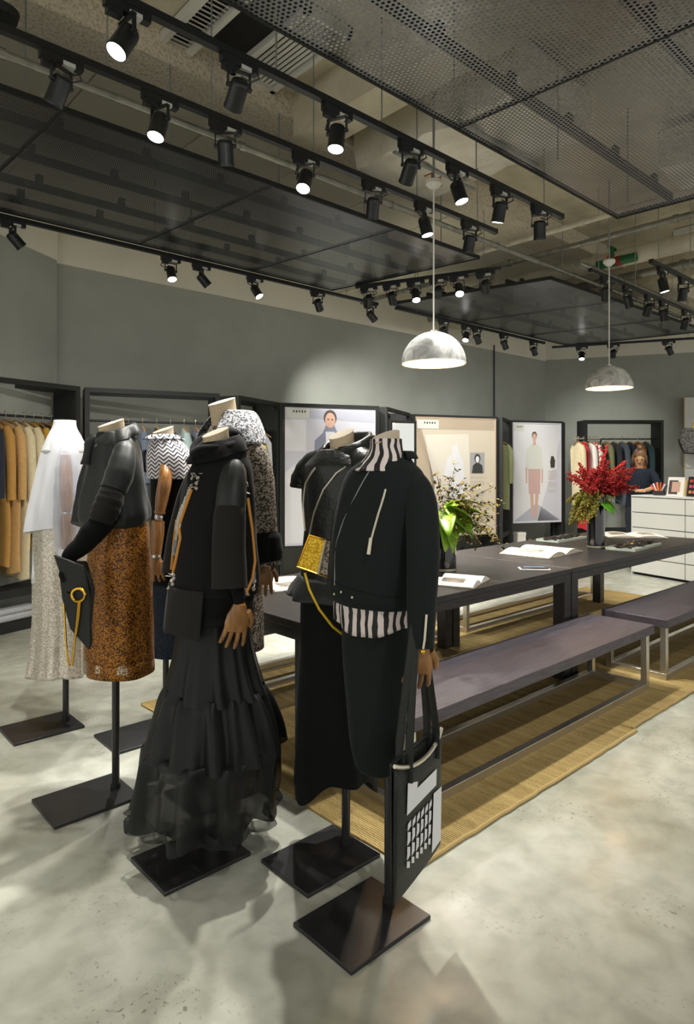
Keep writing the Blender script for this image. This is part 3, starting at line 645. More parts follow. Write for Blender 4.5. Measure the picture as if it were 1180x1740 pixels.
# ------------------------------------------------------------------ zigzag display frames along the wall
def frame_unit(label, p0, p1, depth=.34, h=2.2, kind='rack', cat='clothes rack', name='display_rack'):
    d = Vector((p1[0] - p0[0], p1[1] - p0[1], 0)); L = d.length; rz = math.atan2(d.y, d.x)
    t = thing(name, label, cat, (p0[0], p0[1], 0), rz); b = .045
    for x in (0, L - b): MB().b2(x, x + b, 0, depth, 0, h).build('side_panel', 'frame_black', t, smooth=False)
    MB().b2(b, L - b, 0, .05, h - .045, h).build('top_rail', 'frame_black', t, smooth=False); MB().b2(b, L - b, depth - .04, depth, h - .045, h).build('top_rail', 'frame_black', t, smooth=False)
    MB().b2(b, L - b, 0, depth, 0, .09).build('plinth', 'frame_black', t, smooth=False)
    if kind == 'rack':
        MB().b2(b, L - b, 0, depth, .30, .37).build('shelf', 'frame_black', t, smooth=False)
        MB().cyl((b, depth * .5, 1.89), (L - b, depth * .5, 1.89), .012, n=10).build('hanging_rail', 'black_metal', t)
    return t, L, rz
def garment(label, unit, L, s, colr, ln=.9, w=.42, sleeve=.55, th=.055, depth=.34, cat='garment', rz=0, extra=0):
    """one garment on its hanger; local x runs along the rail, y across it"""
    p0 = unit.location; ca, sa = math.cos(unit.rotation_euler.z), math.sin(unit.rotation_euler.z)
    y = depth * .5; pos = (p0.x + s * ca - y * sa, p0.y + s * sa + y * ca, 1.89)
    t = thing('hanging_' + cat, label, cat, pos, unit.rotation_euler.z + rz, 'clothes on the racks'); rn = random.Random(label)
    hk = [(0, .0 + .02 * math.cos(a), .02 + .02 * math.sin(a)) for a in [R(k) for k in range(-20, 221, 30)]]
    MB().tube(hk + [(0, -.012, -.02), (0, 0, -.05)], .0035, 6).build('hook', 'hanger_metal', t)
    MB().tube([(0, -w * .46, -.12), (0, -w * .3, -.075), (0, 0, -.05), (0, w * .3, -.075), (0, w * .46, -.12)], [.008, .011, .012, .011, .008], 6).build('hanger', 'hanger_wood', t)
    rows = []; n = 28; m = 14; mm = 'cloth_' + colr; ph = rn.uniform(0, 6)
    for i in range(m + 1):
        k = i / m; z = -.055 - k * ln
        half = w * .5 * (lerp(.22, 1, min(1, k * ln / .12) ** .6)) * (1 - .1 * math.sin(math.pi * min(1, k * 1.6)) + .12 * k * extra)
        tt = th * (.35 + .65 * min(1, k * ln / .1)) * (1 + .25 * k); row = []
        for j in range(n + 1):
            a = 2 * math.pi * j / n + math.pi; f = 1 + (.10 + .2 * k) * math.cos(a * 5 + ph) * abs(math.sin(a))
            row.append((tt * .5 * math.cos(a) * f + .01 * math.sin(6 * k + ph), half * math.sin(a), z + .01 * math.sin(3 * a + ph) * k))
        rows.append(row)
    bd = MB().grid(rows); bd.add(rows[-1][:-1], [tuple(range(n))]); bd.build('body', mm, t, ang=180)
    if sleeve:
        for s_ in (-1, 1):
            y0 = s_ * w * .47; pts = [(0, y0 * .86, -.12), (.0, y0 * 1.06, -.2), (.008, y0 * 1.12, -.12 - sleeve * .5), (.012, y0 * 1.10, -.12 - sleeve)]
            MB().tube(pts, [th * .45, th * .62, th * .55, th * .5], 12, sq=1.2).build('sleeve', mm, t, ang=60)
    return t
U1, L1, _ = frame_unit('black clothes rack at the far left with camel coats', (.93, 5.89), (2.33, 6.34))
for s, c_, ln, sl, lab in [(.62, 'navy', 1.35, .6, 'long navy coat at the far left of the rack'), (.72, 'tan', 1.25, .62, 'tan coat hanging beside the long navy coat'),
        (.82, 'camel', 1.32, .62, 'camel coat in the middle of the left rack'), (.91, 'cream', 1.38, .62, 'long cream coat among the camel coats'),
        (1.0, 'cream', .95, .6, 'short pale cream jacket on the left rack'), (1.09, 'mustard', 1.15, .6, 'mustard coat on the left rack near the post'),
        (1.18, 'navy', 1.0, .58, 'dark navy jacket nearest the post on the left rack'), (1.27, 'charcoal', 1.05, .58, 'charcoal jacket behind the white blouse mannequin')]:
    garment(lab, U1, L1, s, c_, ln, .44, sl, .07)
t = thing('folded_garment', 'pale grey folded garment on the low shelf of the left rack', 'garment', (1.70, 6.24, .09), R(18)); MB().b2(-.2, .2, -.08, .08, 0, .06).build('fold', 'cloth_grey', t, bevel=.02); MB().b2(-.18, .2, -.07, .08, .06, .11).build('fold', 'cloth_grey', t, bevel=.02)
U2, L2, _ = frame_unit('black clothes rack behind the black blouse mannequin', (2.38, 6.36), (3.64, 5.97))
for s, c_, ln, sl, lab in [(.26, 'oxblood', .85, .5, 'oxblood leather jacket on the second rack'), (.42, 'charcoal', .9, .5, 'charcoal top behind the black blouse'),
        (.56, 'slate', .9, .5, 'slate jacket on the second rack'), (.7, 'navy', .9, .5, 'navy top left of the chevron top'), (.84, 'charcoal', .95, .5, 'charcoal dress behind the chevron top'),
        (.98, 'mint', .8, .45, 'pale mint blouse right of the chevron top'), (1.1, 'slate', .9, .5, 'slate blue coat at the right end of the second rack')]:
    garment(lab, U2, L2, s, c_, ln, .40, sl, .06)
U3, L3, _ = frame_unit('black clothes rack seen end-on left of the woman poster', (3.88, 5.98), (4.68, 6.34))
for s, c_, ln, sl, lab in [(.28, 'white', .8, .5, 'white top on the end-on rack'), (.40, 'yellow', .95, .55, 'bright yellow coat on the end-on rack'), (.52, 'grey', 1.15, .6, 'pale grey coat on the end-on rack'), (.62, 'grey', 1.2, 0, 'long grey dress at the end of the end-on rack')]:
    garment(lab, U3, L3, s, c_, ln, .46, sl, .06)
# posters: the print is a flat board inside its frame; figures are flat print on it
def print_poly(t, pts, m, name, lift=.001, label=None):
    P = [(x, -.012 - lift, z) for x, z in pts]; o = MB().prism(P, (0, .0006, 0)).build(name, m, t, smooth=False)
    return o
def ovalpts(cx, cz, rx, rz, n=18): return [(cx + rx * math.cos(2 * math.pi * i / n), cz + rz * math.sin(2 * math.pi * i / n)) for i in range(n)]
mat('pr_lav', (.50, .50, .57), .5); mat('pr_lav2', (.38, .39, .46), .5); mat('pr_white', (.62, .62, .65), .5); mat('pr_coat', (.20, .21, .29), .5); mat('pr_coat2', (.27, .28, .36), .5)
mat('pr_skin', (.55, .34, .26), .5); mat('pr_hair', (.07, .05, .045), .5); mat('pr_cream', (.52, .46, .37), .5); mat('pr_beige', (.38, .31, .23), .5); mat('pr_pale', (.60, .56, .49), .5)
mat('pr_pink', (.50, .34, .32), .5); mat('pr_dark', (.03, .03, .03), .5); mat('pr_grey', (.30, .30, .30), .5); mat('pr_text', (.42, .38, .36), .5); mat('pr_brown', (.38, .28, .2), .5)
mat('tag_paper', (.56, .57, .53), .5)
def poster(label, p0, p1, z0, z1, board, trimm):
    t, L, rz = frame_unit(label, p0, p1, .30, 2.2, 'poster', 'poster', 'poster_frame')
    MB().b2(.045, L - .045, -.012, .01, z0, z1).build('print', board, t, smooth=False)
    for a in ((.045, .06, z0, z1), (L - .06, L - .045, z0, z1), (.045, L - .045, z0 - .02, z0), (.045, L - .045, z1, z1 + .015)):
        MB().b2(a[0], a[1], -.02, .012, a[2], a[3]).build('inner_frame', trimm, t, smooth=False)
    return t, L
def tagcard(t, x, z, w=.30, h=.12):
    print_poly(t, [(x, z), (x + w, z), (x + w, z + h), (x, z + h)], 'tag_paper', 'name_tag', .003)
    for i, k in enumerate((.30, .42, .54, .66, .78)):
        print_poly(t, [(x + w * k, z + h * .55), (x + w * (k + .07), z + h * (.55 if i % 2 else .6)), (x + w * (k + .07), z + h * .78), (x + w * (k + .02), z + h * .78)], 'pr_dark', 'letter_mark', .0045)
def textlines(t, x, z, w, rows_, gap=.035):
    for r in rows_:
        if r: print_poly(t, [(x, z), (x + w * r, z), (x + w * r, z + gap * .45), (x, z + gap * .45)], 'pr_text', 'text_line', .002)
        z -= gap
t, L = poster('lavender fashion poster of a woman in a grey coat', (4.70, 6.35), (5.92, 5.87), .47, 2.15, 'pr_lav', 'frame_black')
pp = lambda pts, m, n='printed_shape', l=.001: print_poly(t, pts, m, n, l)
pp([(.06, 1.62), (.06, 2.0), (.33, 2.0), (.33, 1.62)], 'pr_white'); pp([(.06, .5), (.06, 1.35), (.30, 1.55), (.62, 1.55), (.62, .5)], 'pr_white'); pp([(.33, 2.02), (1.24, 1.98), (1.24, 2.12), (.33, 2.13)], 'pr_lav2')
pp([(.33, 1.60), (.62, 1.60), (.62, 1.56), (.33, 1.52)], 'pr_grey')
c0 = .64
pp([(c0 - .22, 1.2), (c0 - .20, 1.75), (c0 - .10, 1.84), (c0 - .05, 1.95), (c0 + .05, 1.95), (c0 + .10, 1.84), (c0 + .20, 1.75), (c0 + .24, 1.2)], 'pr_coat', 'printed_coat', .002)
pp([(c0 - .04, 1.3), (c0 - .06, 1.86), (c0 + .06, 1.86), (c0 + .03, 1.3)], 'pr_white', 'printed_shirt', .003)
pp(ovalpts(c0, 2.03, .085, .10), 'pr_hair', 'printed_hair', .004); pp(ovalpts(c0, 2.0, .068, .095), 'pr_skin', 'printed_face', .005); pp(ovalpts(c0 - .026, 2.01, .014, .008), 'pr_hair', 'printed_eye', .006); pp(ovalpts(c0 + .026, 2.01, .014, .008), 'pr_hair', 'printed_eye', .006); pp(ovalpts(c0, 1.945, .018, .008), 'pr_pink', 'printed_mouth', .006)
tagcard(t, .07, 2.02)
t, L = poster('cream fashion poster of a pale dress with a small portrait', (7.2, 6.45), (8.60, 5.93), .40, 2.15, 'pr_cream', 'pr_brown')
pp([(.08, 1.98), (L - .07, 1.98), (L - .07, 2.14), (.08, 2.14)], 'pr_beige'); pp([(.06, .45), (.06, 2.0), (.14, 2.0), (.36, 1.2), (.36, .45)], 'pr_beige'); pp([(.2, 1.9), (.95, 1.92), (1.0, .6), (.4, .6)], 'pr_pale')
pp([(.62, 1.2), (.52, 1.3), (.58, 1.55), (.66, 1.62), (.66, 1.72), (.74, 1.76), (.78, 1.66), (.86, 1.5), (.90, 1.0), (.84, .75), (.60, .78)], 'pr_white', 'printed_dress', .002)
px_, pz_ = .98, 1.32
pp([(px_, pz_), (px_ + .26, pz_), (px_ + .26, pz_ + .32), (px_, pz_ + .32)], 'pr_grey', 'portrait', .002); pp([(px_ + .03, pz_), (px_ + .23, pz_), (px_ + .22, pz_ + .12), (px_ + .16, pz_ + .16), (px_ + .10, pz_ + .16), (px_ + .05, pz_ + .12)], 'pr_dark', 'portrait', .003)
pp(ovalpts(px_ + .13, pz_ + .23, .055, .07), 'pr_dark', 'portrait', .003); pp(ovalpts(px_ + .13, pz_ + .215, .032, .05), 'pr_white', 'portrait', .004)
textlines(t, .98, 1.25, .27, [.9, 0, .9, 1, .85, 0, 1, .95, .9, .8, 0, .9, .95, .7]); pp([(.36, .62), (L - .07, .66), (L - .07, .675), (.36, .635)], 'pr_pink'); tagcard(t, .07, 1.99, .36, .13)
t, L = poster('white fashion poster of a model in blouse and pale pink skirt', (9.4, 6.24), (10.34, 5.80), .49, 2.15, 'pr_white', 'pr_lav')
pp([(L * .5, .5), (L - .06, 1.9), (L - .06, .5)], 'pr_lav'); pp([(.06, .5), (.5, .8), (L - .06, .5)], 'pr_lav2')
c0 = .46
pp([(c0 - .11, .96), (c0 - .12, 1.38), (c0 + .12, 1.38), (c0 + .11, .96)], 'pr_pink', 'printed_skirt', .003); pp([(c0 - .16, 1.36), (c0 - .14, 1.72), (c0 - .06, 1.8), (c0 + .06, 1.8), (c0 + .14, 1.72), (c0 + .16, 1.36)], 'tag_paper', 'printed_blouse', .002)
for s_ in (-1, 1):
    pp([(c0 + s_ * .17, 1.40), (c0 + s_ * .14, 1.40), (c0 + s_ * .14, 1.14), (c0 + s_ * .165, 1.14)], 'pr_skin', 'printed_arm', .002); pp([(c0 + s_ * .085, .96), (c0 + s_ * .02, .96), (c0 + s_ * .015, .56), (c0 + s_ * .05, .56)], 'pr_skin', 'printed_leg', .002)
pp(ovalpts(c0, 1.95, .05, .065), 'pr_hair', 'printed_hair', .003); pp(ovalpts(c0, 1.925, .04, .06), 'pr_skin', 'printed_face', .004); pp([(c0 - .03, 1.77), (c0, 1.80), (c0 + .03, 1.77), (c0 + .02, 1.88), (c0 - .02, 1.88)], 'pr_skin', 'printed_neck', .003)
pp([(.74, 1.38), (.90, 1.38), (.90, 1.66), (.74, 1.66)], 'pr_white', 'portrait', .002); pp([(.78, 1.40), (.86, 1.40), (.87, 1.52), (.84, 1.60), (.79, 1.60), (.77, 1.5)], 'pr_dark', 'portrait', .003); textlines(t, .73, 1.33, .18, [.9, 1, .9, 1, .8, 0, .9, 1, .9, 0, .9, .8], .032); tagcard(t, .06, 2.02, .2, .11)
U5, L5, _ = frame_unit('black display frame behind the standing mirror', (6.06, 5.87), (7.08, 6.38), .34)
garment('dark top on the rack behind the standing mirror', U5, L5, .5, 'charcoal', .8, .4, .5, .06)
U7, L7, _ = frame_unit('black display frame between the cream and white posters', (8.68, 5.90), (9.36, 6.22), .34)
garment('olive jacket hanging between the cream and white posters', U7, L7, .42, 'olive', 1.1, .44, .62, .07)
U8 = thing('display_post', 'black post right of the white poster', 'post', (10.42, 5.86, 0), R(20)); MB().b2(0, .30, 0, .16, 0, 2.2).build('post', 'frame_black', U8, smooth=False)
t = thing('standing_mirror', 'narrow standing mirror behind the green jacket reflecting a pendant lamp', 'mirror', (5.80, 5.55, 0), math.atan2(-.36, .93))
MB().b2(0, .33, 0, .02, .06, 1.99).build('backing', 'frame_black', t, smooth=False); MB().b2(.015, .315, -.004, -.001, .09, 1.965).build('glass', 'mirror', t, smooth=False)
for a in ((-.012, .012, 0, 1.995), (.318, .342, 0, 1.995)): MB().b2(a[0], a[1], -.012, .025, a[2], a[3]).build('frame_side', 'frame_black', t, smooth=False)
MB().b2(0, .33, -.012, .025, 1.965, 1.995).build('frame_top', 'frame_black', t, smooth=False)
U9, L9, _ = frame_unit('black clothes rack at the far end behind the red flowers', (10.30, 5.38), (11.30, 4.5), .36, 2.2)
for i, (c_, ln, lab) in enumerate([('charcoal', .95, 'charcoal coat, leftmost on the far rack'), ('navy', 1.0, 'navy coat on the far rack beside the charcoal coat'), ('olive', 1.0, 'olive coat on the far rack behind the saleswoman'),
        ('charcoal', .9, 'black jacket on the far rack above her head'), ('slate', 1.05, 'slate coat on the far rack left of the black one'), ('navy', 1.0, 'dark coat just left of the rust coat'), ('rust', 1.1, 'rust brown coat on the far rack'), ('teal', 1.15, 'dark teal coat, rightmost on the far rack')]):
    garment(lab, U9, L9, .16 + i * .135, c_, ln, .42, .55, .08, .36)
U10 = thing('hanging_rail', 'slim rail of red and white dresses left of the flowers', 'clothes rack', (10.07, 5.38, 0), R(-34)); L10 = .5
MB().cyl((0, .15, 1.89), (.5, .15, 1.89), .012, n=10).build('hanging_rail', 'trim_silver', U10); MB().cyl((.49, .15, 0), (.49, .15, 1.9), .014, n=10).build('post', 'frame_black', U10); MB().b2(.3, .56, .0, .3, 0, .012).build('foot', 'frame_black', U10, smooth=False)
for i, (c_, ln, lab) in enumerate([('cream', 1.2, 'cream dress at the left of the red dresses'), ('red', 1.45, 'long bright red dress left of the flowers'), ('white', 1.25, 'white dress between the red dresses'), ('print', 1.4, 'red and white printed dress left of the flowers')]):
    garment(lab, U10, L10, .08 + i * .10, c_, ln, .36, .5 if i != 1 else 0, .06, .30, 'dress')

# ------------------------------------------------------------------ counter and its things
CR = math.atan2(-.97, -.24)
ctr = thing('sales_counter', 'white lacquered drawer counter at the right edge', 'counter', (8.67, 3.86, 0), CR)   # local x along the front, y to the back
MB().b2(0, 2.27, .012, .62, .03, 1.03).build('carcass', 'counter_gap', ctr, smooth=False); MB().b2(-.01, 2.29, -.01, .63, 1.03, 1.05).build('worktop', 'white_lacquer', ctr, bevel=.003); MB().b2(-.015, 0, 0, .63, .0, 1.03).build('end_panel', 'white_lacquer', ctr, smooth=False)
MB().b2(.02, 2.25, .03, .6, 0, .03).build('plinth', 'void_black', ctr, smooth=False)
dm = None
for i in range(5):
    for j in range(3):
        x0 = .0 + j * .76
        MB().b2(x0 + .006, x0 + .754, -.008, .012, .035 + i * .199, .035 + i * .199 + .188).build('drawer_front', 'white_lacquer', ctr, bevel=.002)
cz = 1.05; cl = lambda x, y: tuple((Matrix.Rotation(CR, 3, 'Z') @ Vector((x, y, 0)) + Vector((8.67, 3.86, cz))))
t = thing('lipstick_pot', 'black pot of colourful lipsticks and pencils on the counter', 'pot', cl(.22, .25), CR)
MB().lathe([(0, 0), (.075, 0), (.085, .06), (.075, .06), (.07, .02), (0, .02)]).build('pot', 'black_bits', t)
for i, c_ in enumerate([(.7, .1, .05), (.75, .7, .66), (.65, .02, .22), (.8, .3, .05), (.75, .12, .03), (.6, .04, .1), (.7, .68, .6), (.02, .03, .06)]):
    mn = 'pencil_%d' % i; mat(mn, c_, .4); a = -1.2 + i * .35
    MB().cyl((math.sin(a) * .03, 0.01 * (i % 3 - 1), .02), (math.sin(a) * .12, .015 * (i % 3 - 1), .02 + .15 * math.cos(a * .6)), .010, n=8).build('lipstick', mn, t)
t = thing('photo_card', 'tilted photo card of a face standing on the counter', 'card', cl(.42, .28), CR + .1); tilt = lambda b: [(p[0], p[1] + .22 * p[2], p[2]) for p in b.v]
def tilted(mb, name, m): mb.v = tilt(mb); return mb.build(name, m, t, smooth=False)
tilted(MB().b2(-.11, .11, 0, .008, 0, .24), 'card', 'paper'); tilted(MB().b2(-.09, .03, -.002, 0, .02, .20), 'printed_hair', 'pr_hair'); tilted(MB().b2(-.05, .06, -.003, -.001, .05, .18), 'printed_face', 'pr_skin'); tilted(MB().b2(.11, .14, 0, .06, 0, .2), 'easel', 'tan')
t = thing('makeup_palette', 'black makeup palette with three rows of colour pans', 'palette', cl(.74, .26), CR + .05)
tilted(MB().b2(-.14, .14, 0, .012, 0, .25), 'palette_case', 'black_bits')
for r_ in range(3):
    for q in range(5):
        c_ = [[(.6, .25, .08), (.6, .12, .2), (.7, .6, .05), (.15, .1, .5), (.02, .02, .02)], [(.6, .08, .12), (.55, .1, .12), (.6, .2, .18), (.6, .12, .25), (.5, .08, .3)], [(.55, .08, .04), (.55, .12, .05), (.5, .15, .1), (.45, .2, .25), (.1, .1, .1)]][r_][q]
        mn = 'pan_%d_%d' % (r_, q); mat(mn, c_, .5); tilted(MB().b2(-.115 + q * .047, -.08 + q * .047, -.003, 0, .04 + r_ * .07, .075 + r_ * .07), 'colour_pan', mn)
# white wall panel and fur bag at the right edge
dd = Vector((3.7, -7.1, 0)).normalized(); wp = thing('wall_panel', 'tall white display panel on the back wall at the right edge', 'display panel', (12.62, 4.66, 0), math.atan2(dd.y, dd.x))
MB().b2(0, 2.2, -.02, .08, 0, 2.68).build('board', 'white_lacquer', wp, bevel=.004); MB().b2(-.012, 0, -.03, .08, 0, 2.69).build('edge_strip', 'tan', wp, smooth=False)
fb = thing('fur_handbag', 'grey furry handbag hung against the white wall panel', 'handbag', (12.45, 4.40, 1.66), math.atan2(dd.y, dd.x))
rr = []
for i in range(9):
    k = i / 8; z = .01 + .44 * k; hw = [.16, .24, .27, .28, .28, .27, .26, .24, .20][i]; hd = .07 * (1 - .4 * k); rr.append([(hw * math.cos(a), hd * math.sin(a), z) for a in [2 * math.pi * j / 20 for j in range(21)]])
MB().grid(rr).add(rr[-1][:-1], [tuple(range(20))]).add(rr[0][:-1], [tuple(range(19, -1, -1))]).build('fur_body', 'fur_grey', fb, ang=60)
MB().tube([(-.29, -.04, .25), (-.2, -.06, .0), (0, -.06, -.01), (.25, -.05, .0)], .012, 6).build('leather_trim', 'black_bits', fb); MB().tube([(-.06, -.02, .43), (-.04, -.02, .55), (.03, -.02, .6), (.08, -.02, .55), (.1, -.02, .43)], .012, 8).build('handle', 'gold', fb)
MB().cyl((.02, .05, .58), (.02, -.04, .58), .008, n=6).build('hook', 'steel', fb)

# ------------------------------------------------------------------ mannequins (local x = forward, y = its left)
TH0 = R(227.6)
def ease_rows(rows, sub):
    out = []; n = len(rows)
    for i in range(n - 1):
        p0, p1, p2, p3 = rows[max(i - 1, 0)], rows[i], rows[i + 1], rows[min(i + 2, n - 1)]
        for k in range(sub):
            t = k / sub; out.append(tuple(.5 * ((2 * b) + (c - a) * t + (2 * a - 5 * b + 4 * c - d) * t * t + (3 * b - a - 3 * c + d) * t ** 3) for a, b, c, d in zip(p0, p1, p2, p3)))
    return out + [rows[-1]]
def shell(rows, sub=4, n=64, folds=(), wr=0, th=(TH0, TH0 + 2 * math.pi), seed=0, hem=None, e=2.0, tilt=0):
    """lofted cloth shell; folds: (amp at top, amp at hem, count, phase); hem(theta) lowers the last rows"""
    rs = ease_rows([tuple(r[:5]) for r in rows], sub); m = len(rs); V = []; U = []; rn = random.Random(seed); q = [rn.uniform(0, 6.28) for _ in range(8)]
    rm = sum(r[4] for r in rs) / m
    for i, (z, cf_, cl_, rf, rl) in enumerate(rs):
        k = i / (m - 1); row = []; uv = []
        for j in range(n + 1):
            a = th[0] + (th[1] - th[0]) * j / n; f = 1.0
            for a0, a1, ct, ph in folds: f += lerp(a0, a1, k) * (math.cos(ct * a + ph + .8 * math.sin(3 * k + ph)) + .4 * math.cos(ct * 1.7 * a + 2 * ph))
            if wr:
                f += wr * (math.sin(3 * a + 7 * z * 3 + q[0]) * math.sin(11 * z + 2 * a + q[1]) + .6 * math.sin(6 * a - 19 * z + q[2]) + .4 * math.sin(9 * a + 31 * z + q[3]))
            ca, sa = math.cos(a), math.sin(a)
            if e != 2.0: ca = math.copysign(abs(ca) ** (2 / e), ca); sa = math.copysign(abs(sa) ** (2 / e), sa)
            dz = hem(a) * k ** 3 if hem else 0
            row.append((cf_ + rf * ca * f, cl_ + rl * sa * f, z - dz - tilt * rf * ca * f)); uv.append((a * rm, z))
        V.append(row); U.append(uv)
    return MB().grid(V, U)
def surf(rows, z, u, lift=.004):
    """point on a shell: u = -1..1 across the three-quarter view"""
    for a, b in zip(rows, rows[1:]):
        if b[0] <= z <= a[0]: break
    t = (a[0] - z) / max(1e-6, a[0] - b[0]); r = [lerp(x, y, max(0, min(1, t))) for x, y in zip(a, b)]
    th = math.atan2(r[3] * .738, r[4] * .674) + math.asin(max(-1, min(1, u)))
    return Vector((r[1] + (r[3] + lift) * math.cos(th), r[2] + (r[4] + lift) * math.sin(th), z))
def sline(rows, pts, r, m=3, lift=.004, n=6):
    P = []
    for (z0, u0), (z1, u1) in zip(pts, pts[1:]):
        for k in range(m): P.append(surf(rows, lerp(z0, z1, k / m), lerp(u0, u1, k / m), lift))
    P.append(surf(rows, pts[-1][0], pts[-1][1], lift)); return MB().tube(P, r, n)
def limb(pts, rads, n=18, sub=5, wr=0, seed=0, cap=True):
    rs = ease_rows([(*p, r) for p, r in zip(pts, rads)], sub); rn = random.Random(seed); q = rn.uniform(0, 6)
    rr = [r[3] * (1 + wr * math.sin(i * 1.9 + q)) for i, r in enumerate(rs)]
    return MB().tube([r[:3] for r in rs], rr, n, cap)
def make_hand(parent, wrist, d, nrm, scale=1.0, m='hand_wood', curl=.35, side=1, mirror=False):
    """palm with four fingers of unequal length and a thumb leaving its side"""
    d = Vector(d).normalized(); nv = Vector(nrm); nv = (nv - d * nv.dot(d)).normalized(); s = d.cross(nv) * side; W = Vector(wrist); k = scale
    rows = []
    for t, w, h in [(0, .021, .019), (.015, .026, .018), (.035, .036, .016), (.06, .040, .0145), (.08, .038, .012), (.088, .033, .008)]:
        c = W + d * t * k; rows.append([c + (s * w * math.cos(a) + nv * h * math.sin(a)) * k for a in [2 * math.pi * j / 16 for j in range(17)]])
    pb = MB().grid(rows); pb.add(rows[-1][:-1], [tuple(range(16))]); pb.add(rows[0][:-1], [tuple(range(15, -1, -1))])
    hd = pb.build('hand', m, parent, ang=60)
    for off, L in ((.030, .066), (.0105, .078), (-.0105, .074), (-.030, .058)):
        b = W + (d * .076 + s * off) * k; pts = [b]; ang = .08; dd0 = d; d = (d + s * off * 5).normalized()
        for seg in (.45, .32, .23):
            ang += curl; pts.append(pts[-1] + (d * math.cos(ang) + nv * math.sin(ang)) * L * seg * k)
        MB().tube([pts[0], pts[1], pts[1] + (pts[2] - pts[1]) * .05, pts[2], pts[3]], [.0086 * k, .0080 * k, .0074 * k, .0072 * k, .005 * k], 10).build('finger', m, hd, ang=60); d = dd0
    b = W + (d * .022 + s * .030) * k; p1 = b + (d * .026 + s * .020 + nv * .008) * k; p2 = p1 + (d * .026 + s * .004 + nv * .012) * k
    MB().tube([b, p1, p2], [.012 * k, .0105 * k, .007 * k], 10).build('thumb', m, hd, ang=60)
    return hd
def mannequin(label, x, y, rz=math.pi, base=(-.05, .295), bw=.135, ph=.5, neck=None, nm='neck_linen'):
    t = thing('mannequin', label, 'mannequin', (x, y, 0), rz)
    MB().b2(base[0], base[1], -bw, bw, 0, .014).build('base_plate', 'base_black', t, bevel=.002)
    MB().cyl((0, 0, .014), (0, 0, ph), .0165, n=14).build('pole', 'base_black', t); MB().cyl((0, 0, .014), (0, 0, .035), .021, n=14).build('pole_socket', 'base_black', t)
    if neck:
        z0, z1, r, f0, l0, df = neck     # df: forward tilt of the slanted cut
        rows = []
        for k, rr_ in ((0, 1.25), (.3, 1.05), (.6, 1.0), (.92, 1.0), (1, 1.03)):
            rows.append([(f0 + df * k + r * rr_ * math.cos(a), l0 + r * rr_ * math.sin(a), lerp(z0, z1, k) - (.022 * math.cos(a) * k)) for a in [2 * math.pi * j / 24 for j in range(25)]])
        nk = MB().grid(rows).build('neck', nm, t, ang=180)
        MB().add(rows[-1][:-1], [tuple(range(24))]).build('neck_cap', 'neck_white', nk, smooth=False)
    return t

# --- green-black zip jacket, striped shirt, pencil skirt
J7 = [(1.470, .0, -.009, .062, .074), (1.452, .006, -.012, .076, .104), (1.428, .010, -.012, .09, .140), (1.388, .013, -.012, .099, .166), (1.342, .016, -.014, .108, .173), (1.247, .024, -.022, .118, .178), (1.152, .03, -.027, .126, .18), (1.057, .034, -.031, .127, .176), (1.02, .034, -.031, .123, .172), (1.001, .031, -.028, .118, .164)]
m7 = mannequin('mannequin in green-black zip jacket and pencil skirt, nearest the camera', 1.553, 1.494, ph=.62, neck=(1.44, 1.545, .046, .005, -.004, .01))
jk = shell(J7, 5, 72, [(.0, .012, 7, 1.0)], .010, seed=2).build('jacket', 'wool_green', m7, ang=180, solid=.004)
shell([(1.535, .010, -.004, .048, .050), (1.50, .010, -.004, .050, .054), (1.465, .014, -.006, .064, .074), (1.43, .022, -.01, .086, .108)], 4, 48, [(.03, .03, 9, .4)], 0).build('striped_collar', 'zebra', m7, ang=180, solid=.003)
shell([(1.052, .031, -.029, .110, .152), (.985, .036, -.031, .112, .150), (.93, .036, -.03, .110, .148)], 4, 60, [(.02, .05, 8, 0)], 0, seed=3, hem=lambda a: .02 * math.sin(a * 2 + 1)).build('striped_shirt_hem', 'zebra', m7, ang=180, solid=.002)
S7 = [(1.024, .029, -.026, .105, .142), (.921, .027, -.025, .102, .135), (.819, .029, -.027, .096, .128), (.671, .031, -.029, .083, .111), (.578, .031, -.029, .077, .102), (.526, .032, -.029, .071, .094), (.482, .033, -.03, .062, .082), (.451, .034, -.031, .050, .067), (.446, .034, -.031, .02, .03)]
shell(S7, 4, 56, [(0, .01, 5, 0)], .006, seed=4).build('pencil_skirt', 'wool_green', m7, ang=180, solid=.004)
shell([(1.455, -.002, -.01, .074, .098), (1.475, -.006, -.008, .064, .078), (1.492, -.012, -.006, .062, .074), (1.488, -.014, -.006, .072, .084), (1.470, -.010, -.008, .082, .10)], 3, 40, th=(R(75), R(300))).build('jacket_collar', 'wool_green', m7, ang=180, solid=.003)
sline(J7, [(1.47, -.35), (1.40, -.52), (1.33, -.68), (1.27, -.80), (1.20, -.88), (1.06, -.86)], .0022).build('front_zip', 'rod_grey', jk)
sline(J7, [(1.375, .0), (1.30, -.10), (1.215, -.19)], .0036).build('pocket_zip', 'trim_silver', jk)
MB().tube([surf(J7, 1.225, -.19, .008), surf(J7, 1.175, -.20, .012)], [.006, .007], 8).build('zip_pull', 'trim_silver', jk)
sline(J7, [(1.075, -.93), (1.065, -.6), (1.05, 0), (1.045, .5)], .0022).build('hem_seam', 'wool_black', jk)
for z, u in ((1.045, -.72), (1.035, -.5), (1.03, -.88)): MB().ell(surf(J7, z, u, .004), (.005, .005, .005), 8, 5).build('snap_stud', 'trim_silver', jk)
limb([(.0, .06, 1.43), (.003, .10, 1.408), (.014, .138, 1.375), (.036, .172, 1.31), (.067, .205, 1.179), (.087, .216, 1.041), (.103, .228, .915)], [.020, .032, .043, .050, .049, .044, .038], 20, 5, .008, 1).build('sleeve', 'wool_green', m7, ang=60)
